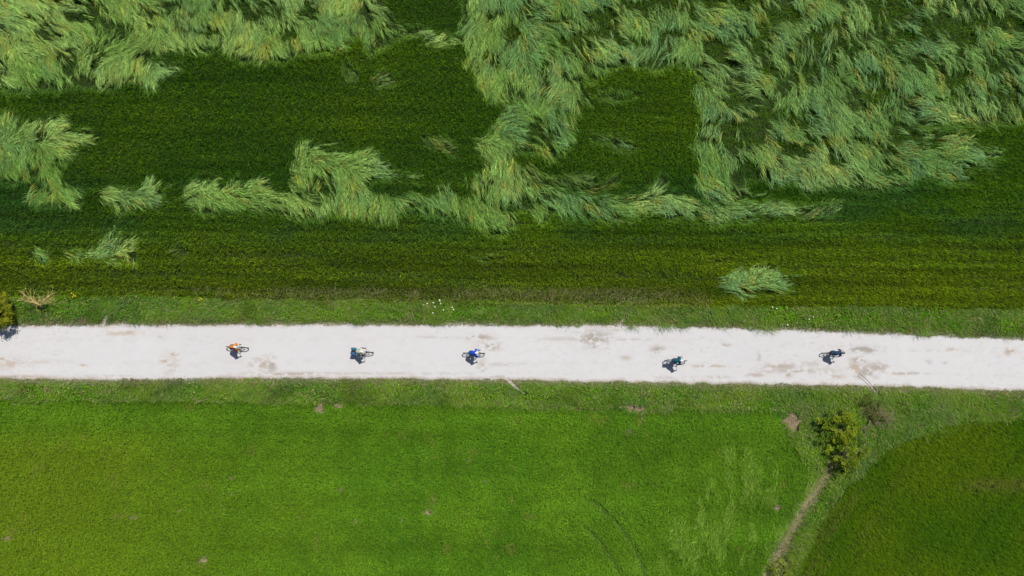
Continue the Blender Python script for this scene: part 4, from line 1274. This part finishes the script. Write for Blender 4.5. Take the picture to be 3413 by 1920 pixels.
    for sd, t_ in ((-1, th), (1, th + math.pi)):
        e = BB + Vector((.172 * math.cos(t_), 0, .172 * math.sin(t_)))
        cr = MB().tube([BB + Vector((0, sd * .07, 0)), e + Vector((0, sd * .085, 0))], [.014, .011], 6).build('crank', M_STEEL, root)
        MB().rbox(e + Vector((0, sd * .135, 0)), (.09, .085, .022), .35).build('pedal', M_BLACK, cr)
        ped[sd] = e + Vector((0, sd * .135, 0))
    for q in (.35, .62):
        if q == .62 and cfg.get('one_bottle'):
            continue
        a = BB * (1 - q) + HB * q if q < .5 else BB * .5 + ST * .5
        dirn = (HB - BB).normalized() if q < .5 else (ST - BB).normalized()
        off = Vector((-dirn.z, 0, dirn.x)) if q < .5 else Vector((dirn.z, 0, -dirn.x))
        MB().tube([a + off * .06 - dirn * .09, a + off * .06 + dirn * .05, a + off * .06 + dirn * .075, a + off * .06 + dirn * .1], [.034, .034, .022, .02], 10).build('bottle', plain('bottle', cfg['bottle'], .4), root)
    if cfg.get('rack'):
        rk = MB()
        for sd in (-1, 1):
            rk.tube([(RA.x - .22, sd * .06, .72), (RA.x + .18, sd * .06, .72)], .006, 5)
            rk.tube([(RA.x, sd * .075, RA.z), (RA.x - .05, sd * .06, .72)], .006, 5)
            rk.tube([(RA.x + .18, sd * .06, .72), (ST.x, sd * .02, .74)], .006, 5)
        for px in (-.22, -.08, .06, .18):
            rk.tube([(RA.x + px, -.06, .72), (RA.x + px, .06, .72)], .006, 5)
        rk.build('rear_rack', M_BLACK, root)
    MB().tube([(SAD.x - .03, 0, .80), (SAD.x - .06, 0, .80)], .018, 8).build('rear_light', plain('red_lens', (.30, .01, .01), .3), root)
    return root, ped


def jersey_mat(cfg):
    m, nt, b, out = mat_new('jersey')
    tc = nt.nodes.new('ShaderNodeTexCoord')
    sx = nt.nodes.new('ShaderNodeSeparateXYZ')
    nt.links.new(tc.outputs['Object'], sx.inputs[0])
    cols = cfg['jersey']
    if len(cols) == 1:
        n = nt.nodes.new('ShaderNodeTexNoise'); n.inputs['Scale'].default_value = 7
        nt.links.new(tc.outputs['Object'], n.inputs['Vector'])
        r = nt.nodes.new('ShaderNodeValToRGB')
        r.color_ramp.elements[0].color = tuple(q * .8 for q in cols[0]) + (1,)
        r.color_ramp.elements[1].color = tuple(min(1, q * 1.15) for q in cols[0]) + (1,)
        nt.links.new(n.outputs['Fac'], r.inputs[0]); src = r.outputs[0]
    else:                                   # side panel in a second colour, hem in a third
        r = nt.nodes.new('ShaderNodeValToRGB'); r.color_ramp.interpolation = 'CONSTANT'
        r.color_ramp.elements[0].color = cols[1] + (1,)
        r.color_ramp.elements[1].position = .44; r.color_ramp.elements[1].color = cols[0] + (1,)
        mr = nt.nodes.new('ShaderNodeMapRange'); mr.inputs['From Min'].default_value = -.5; mr.inputs['From Max'].default_value = .5
        nt.links.new(sx.outputs[1], mr.inputs[0]); nt.links.new(mr.outputs[0], r.inputs[0])
        r2 = nt.nodes.new('ShaderNodeValToRGB'); r2.color_ramp.interpolation = 'CONSTANT'
        r2.color_ramp.elements[0].color = (0, 0, 0, 1); r2.color_ramp.elements[1].position = .78; r2.color_ramp.elements[1].color = (1, 1, 1, 1)
        e = r2.color_ramp.elements.new(.38); e.color = (0, 0, 0, 1)
        mr2 = nt.nodes.new('ShaderNodeMapRange'); mr2.inputs['From Min'].default_value = -.5; mr2.inputs['From Max'].default_value = .5
        nt.links.new(sx.outputs[0], mr2.inputs[0]); nt.links.new(mr2.outputs[0], r2.inputs[0])
        mx = nt.nodes.new('ShaderNodeMixRGB'); mx.inputs[2].default_value = cols[2] + (1,)
        nt.links.new(r2.outputs[0], mx.inputs[0]); nt.links.new(r.outputs[0], mx.inputs[1]); src = mx.outputs[0]
    nt.links.new(src, b.inputs['Base Color'])
    b.inputs['Roughness'].default_value = .75
    b.inputs['Specular IOR Level'].default_value = .2
    return m


def hand(mb, w, grip, sd, drop):
    """palm on the bar with four fingers curled over it and the thumb closing from the inside"""
    fwd = (grip - w).normalized()
    capsule(mb, w, .026, grip + Vector((-.01, 0, .022)), .030, 10, .75)
    for k in range(4):
        if drop:      # hood runs forward: fingers wrap round it from the outside
            o = grip + Vector((-.035 + .024 * k, 0, .012))
            a = o + Vector((.004, sd * .026, .006)); b2 = a + Vector((.004, sd * .006, -.028)); c2 = b2 + Vector((.003, -sd * .026, -.012 - .002 * (k == 1)))
        else:         # flat grip runs sideways: fingers wrap over its front
            o = grip + Vector((.0, sd * (-.036 + .024 * k), .020))
            a = o + Vector((.030 - .003 * abs(k - 1), 0, .004)); b2 = a + Vector((.008, 0, -.028)); c2 = b2 + Vector((-.026, 0, -.012))
        r0 = (.0095, .010, .0095, .0085)[k]
        capsule(mb, o, r0, a, r0, 8); capsule(mb, a, r0, b2, r0 * .95, 8); capsule(mb, b2, r0 * .95, c2, r0 * .85, 8)
    t0 = w * .4 + grip * .6 + Vector((0, -sd * .024, .008))
    t1 = t0 + Vector((.03, -sd * .016, -.006)); t2 = t1 + Vector((.02, sd * .010, -.018))
    capsule(mb, t0, .012, t1, .0105, 8); capsule(mb, t1, .0105, t2, .009, 8)


def rider(cfg, root, ped):
    drop = cfg['bars'] == 'drop'
    hipz = 1.02
    up = cfg.get('upright', 0.0)
    sh_c = Vector((.235 - .10 * up, 0, 1.405 + .05 * up)) + Vector(cfg.get('sh', (0, 0, 0)))
    pel = Vector((-.19, 0, hipz))
    neck = sh_c + Vector((.045, 0, .06))
    head = neck + Vector((.075, 0, .105))
    look = cfg.get('look', (0, 0))           # yaw, pitch in degrees
    HR = Matrix.Rotation(math.radians(look[0]), 3, 'Z') @ Matrix.Rotation(math.radians(18 + look[1]), 3, 'Y')
    J = {}
    for sd in (-1, 1):
        J['sh', sd] = sh_c + Vector((0, sd * .185, -.005))
        if drop:
            J['gr', sd] = BAR + Vector((.085, sd * .213, .012))
            J['wr', sd] = J['gr', sd] + Vector((-.075, sd * .004, .035))
        else:
            J['gr', sd] = BAR + Vector((-.03, sd * .27, .012))
            J['wr', sd] = J['gr', sd] + Vector((-.07, sd * .004, .03))
        J['el', sd] = ik(J['sh', sd], J['wr', sd], .30, .27, Vector((-.1, sd * .30, -1.0)))
        J['hp', sd] = pel + Vector((.02, sd * .085, -.02))
        J['an', sd] = ped[sd] + Vector((-.075, -sd * .02, .105))
        J['kn', sd] = ik(J['hp', sd], J['an', sd], .44, .44, Vector((1, sd * .08, .3)))

    def H_(v):
        return head + HR @ Vector(v)

    mb = MB()
    # trunk
    mid = pel * .5 + sh_c * .5 + Vector((-.03, 0, .035))
    capsule(mb, pel + Vector((0, 0, .01)), .135, pel * .6 + mid * .4, .125, 18, .82)
    capsule(mb, pel * .6 + mid * .4, .125, mid, .135, 18, .78)
    capsule(mb, mid, .135, sh_c + Vector((-.03, 0, -.02)), .150, 18, .72)
    for sd in (-1, 1):
        capsule(mb, sh_c + Vector((-.02, sd * .05, -.01)), .085, J['sh', sd], .062)
        capsule(mb, J['sh', sd], .056, J['el', sd], .043)
        capsule(mb, J['el', sd], .043, J['wr', sd], .027)
        hand(mb, J['wr', sd], J['gr', sd], sd, drop)
        capsule(mb, J['hp', sd], .098, J['kn', sd], .060, 16)
        capsule(mb, J['kn', sd], .059, J['kn', sd] * .68 + J['an', sd] * .32 + Vector((-.02, 0, 0)), .058, 14)
        capsule(mb, J['kn', sd] * .68 + J['an', sd] * .32 + Vector((-.02, 0, 0)), .058, J['an', sd], .036, 14)
        capsule(mb, J['an', sd] + Vector((-.02, 0, -.045)), .036, ped[sd] + Vector((.09, 0, .05)), .032, 12)
    capsule(mb, sh_c + Vector((.0, 0, .01)), .062, H_((-.03, 0, -.06)), .054)
    # head: skull, jaw, nose, brow, ears, lips
    mb.ellipsoid(H_((-.012, 0, .035)), (.098, .075, .090), 18, 12, HR)
    capsule(mb, H_((.02, 0, -.02)), .066, H_((.045, 0, -.085)), .040, 14)
    capsule(mb, H_((.085, 0, .02)), .010, H_((.112, 0, -.022)), .014, 8)
    capsule(mb, H_((.078, -.035, .035)), .014, H_((.078, .035, .035)), .014, 8)
    capsule(mb, H_((.082, -.018, -.060)), .009, H_((.082, .018, -.060)), .009, 8)
    for sd in (-1, 1):
        mb.ellipsoid(H_((-.01, sd * .078, -.005)), (.020, .008, .032), 8, 6, HR)
    person = skin(mb, 'person', M_SKIN, None, .0095)
    person.location = root.location
    person.rotation_euler = root.rotation_euler
    tag(person, cfg['label'], 'person', 'cyclists riding along the white road')
    # clothes
    jm = jersey_mat(cfg)
    mb = MB(); e = .010
    capsule(mb, pel + Vector((.02, 0, .05)), .130 + e, pel * .6 + mid * .4, .128 + e, 18, .84)
    capsule(mb, pel * .6 + mid * .4, .128 + e, mid, .137 + e, 18, .80)
    capsule(mb, mid, .137 + e, sh_c + Vector((-.03, 0, -.02)), .153 + e, 18, .74)
    for sd in (-1, 1):
        capsule(mb, sh_c + Vector((-.02, sd * .05, -.01)), .088 + e, J['sh', sd], .064 + e)
        q = J['el', sd] if cfg['sleeve'] != 'short' else J['sh', sd] * .35 + J['el', sd] * .65
        capsule(mb, J['sh', sd], .058 + e, q, .046 + e)
        if cfg['sleeve'] == 'long':
            capsule(mb, J['el', sd], .046 + e, J['wr', sd] * .92 + J['el', sd] * .08, .030 + e)
    jer = skin(mb, 'jersey', jm, person, .012)
    if cfg['sleeve'] == 'short' and cfg.get('arm'):
        am = plain('arm_warmer', cfg['arm'], .75)
        for sd in (-1, 1):
            mb = MB()
            capsule(mb, J['sh', sd] * .45 + J['el', sd] * .55, .053 + .004, J['el', sd], .047 + .004)
            capsule(mb, J['el', sd], .047 + .004, J['wr', sd], .030 + .004)
            skin(mb, 'arm_warmer', am, person, .010)
    mb = MB()
    capsule(mb, pel + Vector((-.005, 0, .02)), .138 + e * .5, pel * .75 + mid * .25, .128 + e * .5, 18, .84)
    for sd in (-1, 1):
        f_ = cfg.get('short_len', .72)
        k_ = J['hp', sd] * (1 - f_) + J['kn', sd] * f_
        capsule(mb, J['hp', sd], .102 + e, k_, .072 + e, 16)
    skin(mb, 'shorts', plain('shorts', cfg['shorts'], .75), person, .012)
    for sd in (-1, 1):
        mb = MB()
        capsule(mb, J['an', sd] + Vector((-.03, 0, -.055)), .048, ped[sd] + Vector((.03, 0, .050)), .050, 12, .92)
        capsule(mb, ped[sd] + Vector((.03, 0, .046)), .049, ped[sd] + Vector((.105, 0, .045)), .041, 12, .92)
        capsule(mb, J['an', sd] + Vector((-.015, 0, -.04)), .046, J['an', sd] + Vector((0, 0, .01)), .044, 12)
        skin(mb, 'shoe', plain('shoe', cfg.get('shoe', (.05, .05, .055)), .5), person, .010, 1)
        if cfg.get('glove'):
            mb = MB()
            g_ = J['gr', sd]
            capsule(mb, J['wr', sd] * .9 + J['el', sd] * .1, .032, g_ + Vector((-.01, 0, .024)), .035, 12, .8)
            skin(mb, 'glove', plain('glove', cfg['glove'], .7), person, .008, 1)
    # hair, eyes, helmet
    mb = MB()
    mb.ellipsoid(H_((-.022, 0, .036)), (.100, .080, .092), 18, 10, HR)
    hair = mb.build('hair', M_HAIR, person)
    for sd in (-1, 1):
        MB().ellipsoid(H_((.079, sd * .030, .012)), (.011, .013, .011), 10, 8, HR).build('eye', M_EYE, person)
    hm = plain('helmet_shell', cfg['helmet'], .3, noise=.04, spec=.5)
    V = []; Fc = []; seg = 28; rings = 9
    for i in range(rings + 1):
        ph = math.radians(2 + 98 * i / rings)
        for k in range(seg):
            a = 2 * math.pi * k / seg
            ridge = 1 + .035 * math.cos(8 * math.atan2(math.sin(a) * .7, abs(math.cos(a)) + .3)) * math.sin(ph)
            tail = 1 + .10 * max(0, -math.cos(a)) ** 2 * math.sin(ph)
            V.append(H_((-.030 + .146 * ridge * tail * math.sin(ph) * math.cos(a), .106 * ridge * math.sin(ph) * math.sin(a), .058 + .108 * math.cos(ph))))
    for i in range(rings):
        for k in range(seg):
            Fc.append((i * seg + k, (i + 1) * seg + k, (i + 1) * seg + (k + 1) % seg, i * seg + (k + 1) % seg))
    Fc.append(tuple(range(seg)))
    helm = MB().add(V, Fc).build('helmet', hm, person)
    so = helm.modifiers.new('t', 'SOLIDIFY'); so.thickness = .02; so.offset = -1
    for k, yy in enumerate((-.055, 0, .055)):
        vm = MB()
        for (ax_, az_, ln) in ((.05, .138 if k == 1 else .118, .05), (-.05, .146 if k == 1 else .125, .06)):
            vm.ellipsoid(H_((ax_ - .012, yy, az_ + .016)), (ln * .6, .010, .012), 10, 6, HR)
        vm.build('vent', M_BLACK, helm)
    return person


def bag(name, label, root, c, s, col, rot=0, strap=True, bev=.28, cat='bag', group=None):
    o = MB().rbox((0, 0, 0), s, bev).build(name, plain('bag_cloth', col, .65, noise=.18, scale=12))
    R = Matrix.Rotation(root.rotation_euler.z, 3, 'Z')
    o.location = Vector(root.location) + R @ Vector(c)
    o.rotation_euler = (rot, 0, root.rotation_euler.z)
    tag(o, label, cat, group)
    if strap:
        for sx_ in (-.28, .28):
            MB().rbox((sx_ * s[0], 0, 0), (.022, s[1] * 1.03, s[2] * 1.02), bev).build('strap', M_BLACK, o)
    return o


R1 = dict(u=796, v=1157.5, head=-3.0, crank=-35, bars='drop', frame=(.05, .05, .055), bottle=(.45, .45, .45),
          jersey=[(.52, .16, .010), (.28, .014, .009), (.56, .22, .016)], sleeve='long', shorts=(.045, .02, .05), helmet=(.50, .50, .49), glove=(.04, .02, .04), look=(-8, 5),
          label='cyclist in an orange and red jersey, last in line at far left', bike_label='dark bicycle ridden by the orange clad cyclist at far left')
R2 = dict(u=1211, v=1172.5, head=-3.2, crank=20, bars='flat', frame=(.075, .025, .06), bottle=(.30, .32, .34), rack=True, one_bottle=True, upright=.6,
          jersey=[(.46, .44, .39)], sleeve='short', arm=(.035, .022, .04), shorts=(.09, .22, .035), short_len=.85, helmet=(.50, .50, .49), glove=(.03, .02, .03), look=(6, 0),
          label='cyclist in a cream top and green shorts between blue panniers', bike_label='loaded bicycle with rear rack and two blue panniers')
R3 = dict(u=1581, v=1177, head=-1.0, crank=70, bars='drop', frame=(.08, .10, .06), bottle=(.25, .27, .25),
          jersey=[(.006, .055, .40)], sleeve='long', shorts=(.02, .03, .03), helmet=(.50, .50, .49), glove=(.02, .03, .06), look=(0, 0),
          label='cyclist in a bright royal blue long sleeved jersey, third in line', bike_label='bicycle with a lime top tube bag under the blue clad cyclist')
R4 = dict(u=2249, v=1202, head=-.4, crank=-70, bars='flat', frame=(.16, .03, .03), bottle=(.2, .2, .2), rack=True, upright=.3,
          jersey=[(.006, .075, .12)], sleeve='long', shorts=(.05, .055, .06), helmet=(.50, .50, .49), glove=(.05, .05, .06), look=(4, 0),
          label='cyclist in a dark teal jacket riding nearest the lower road edge', bike_label='dark red bicycle with a grey rack bag below the teal clad cyclist')
R5 = dict(u=2770, v=1176.5, head=.5, crank=120, bars='drop', frame=(.045, .04, .045), bottle=(.12, .12, .12), sh=(.04, 0, -.04),
          jersey=[(.014, .042, .085)], sleeve='short', shorts=(.015, .02, .03), helmet=(.06, .07, .075), shoe=(.10, .09, .06), look=(0, 8),
          label='cyclist in a navy short sleeved jersey leading the line at far right', bike_label='black bicycle ridden by the leading cyclist at far right')
for cfg in (R1, R2, R3, R4, R5):
    root, ped = bicycle(cfg)
    rider(cfg, root, ped)
    cfg['root'] = root
bag('pannier_bag', 'blue pannier hanging on the far, upper side of the loaded bicycle', R2['root'], (RA.x - .12, .175, .56), (.36, .20, .36), (.002, .080, .175), 0, group='blue panniers')
bag('pannier_bag', 'blue pannier hanging on the near, lower side of the loaded bicycle', R2['root'], (RA.x - .12, -.175, .56), (.36, .20, .36), (.002, .070, .165), 0, group='blue panniers')
bag('rack_bag', 'grey bag strapped on the rear rack behind the teal clad cyclist', R4['root'], (RA.x - .02, 0, .83), (.40, .22, .20), (.12, .145, .17))
bag('frame_bag', 'small lime green bag on the top tube below the blue clad cyclist', R3['root'], (.29, 0, .925), (.20, .055, .09), (.22, .38, .04), strap=False)
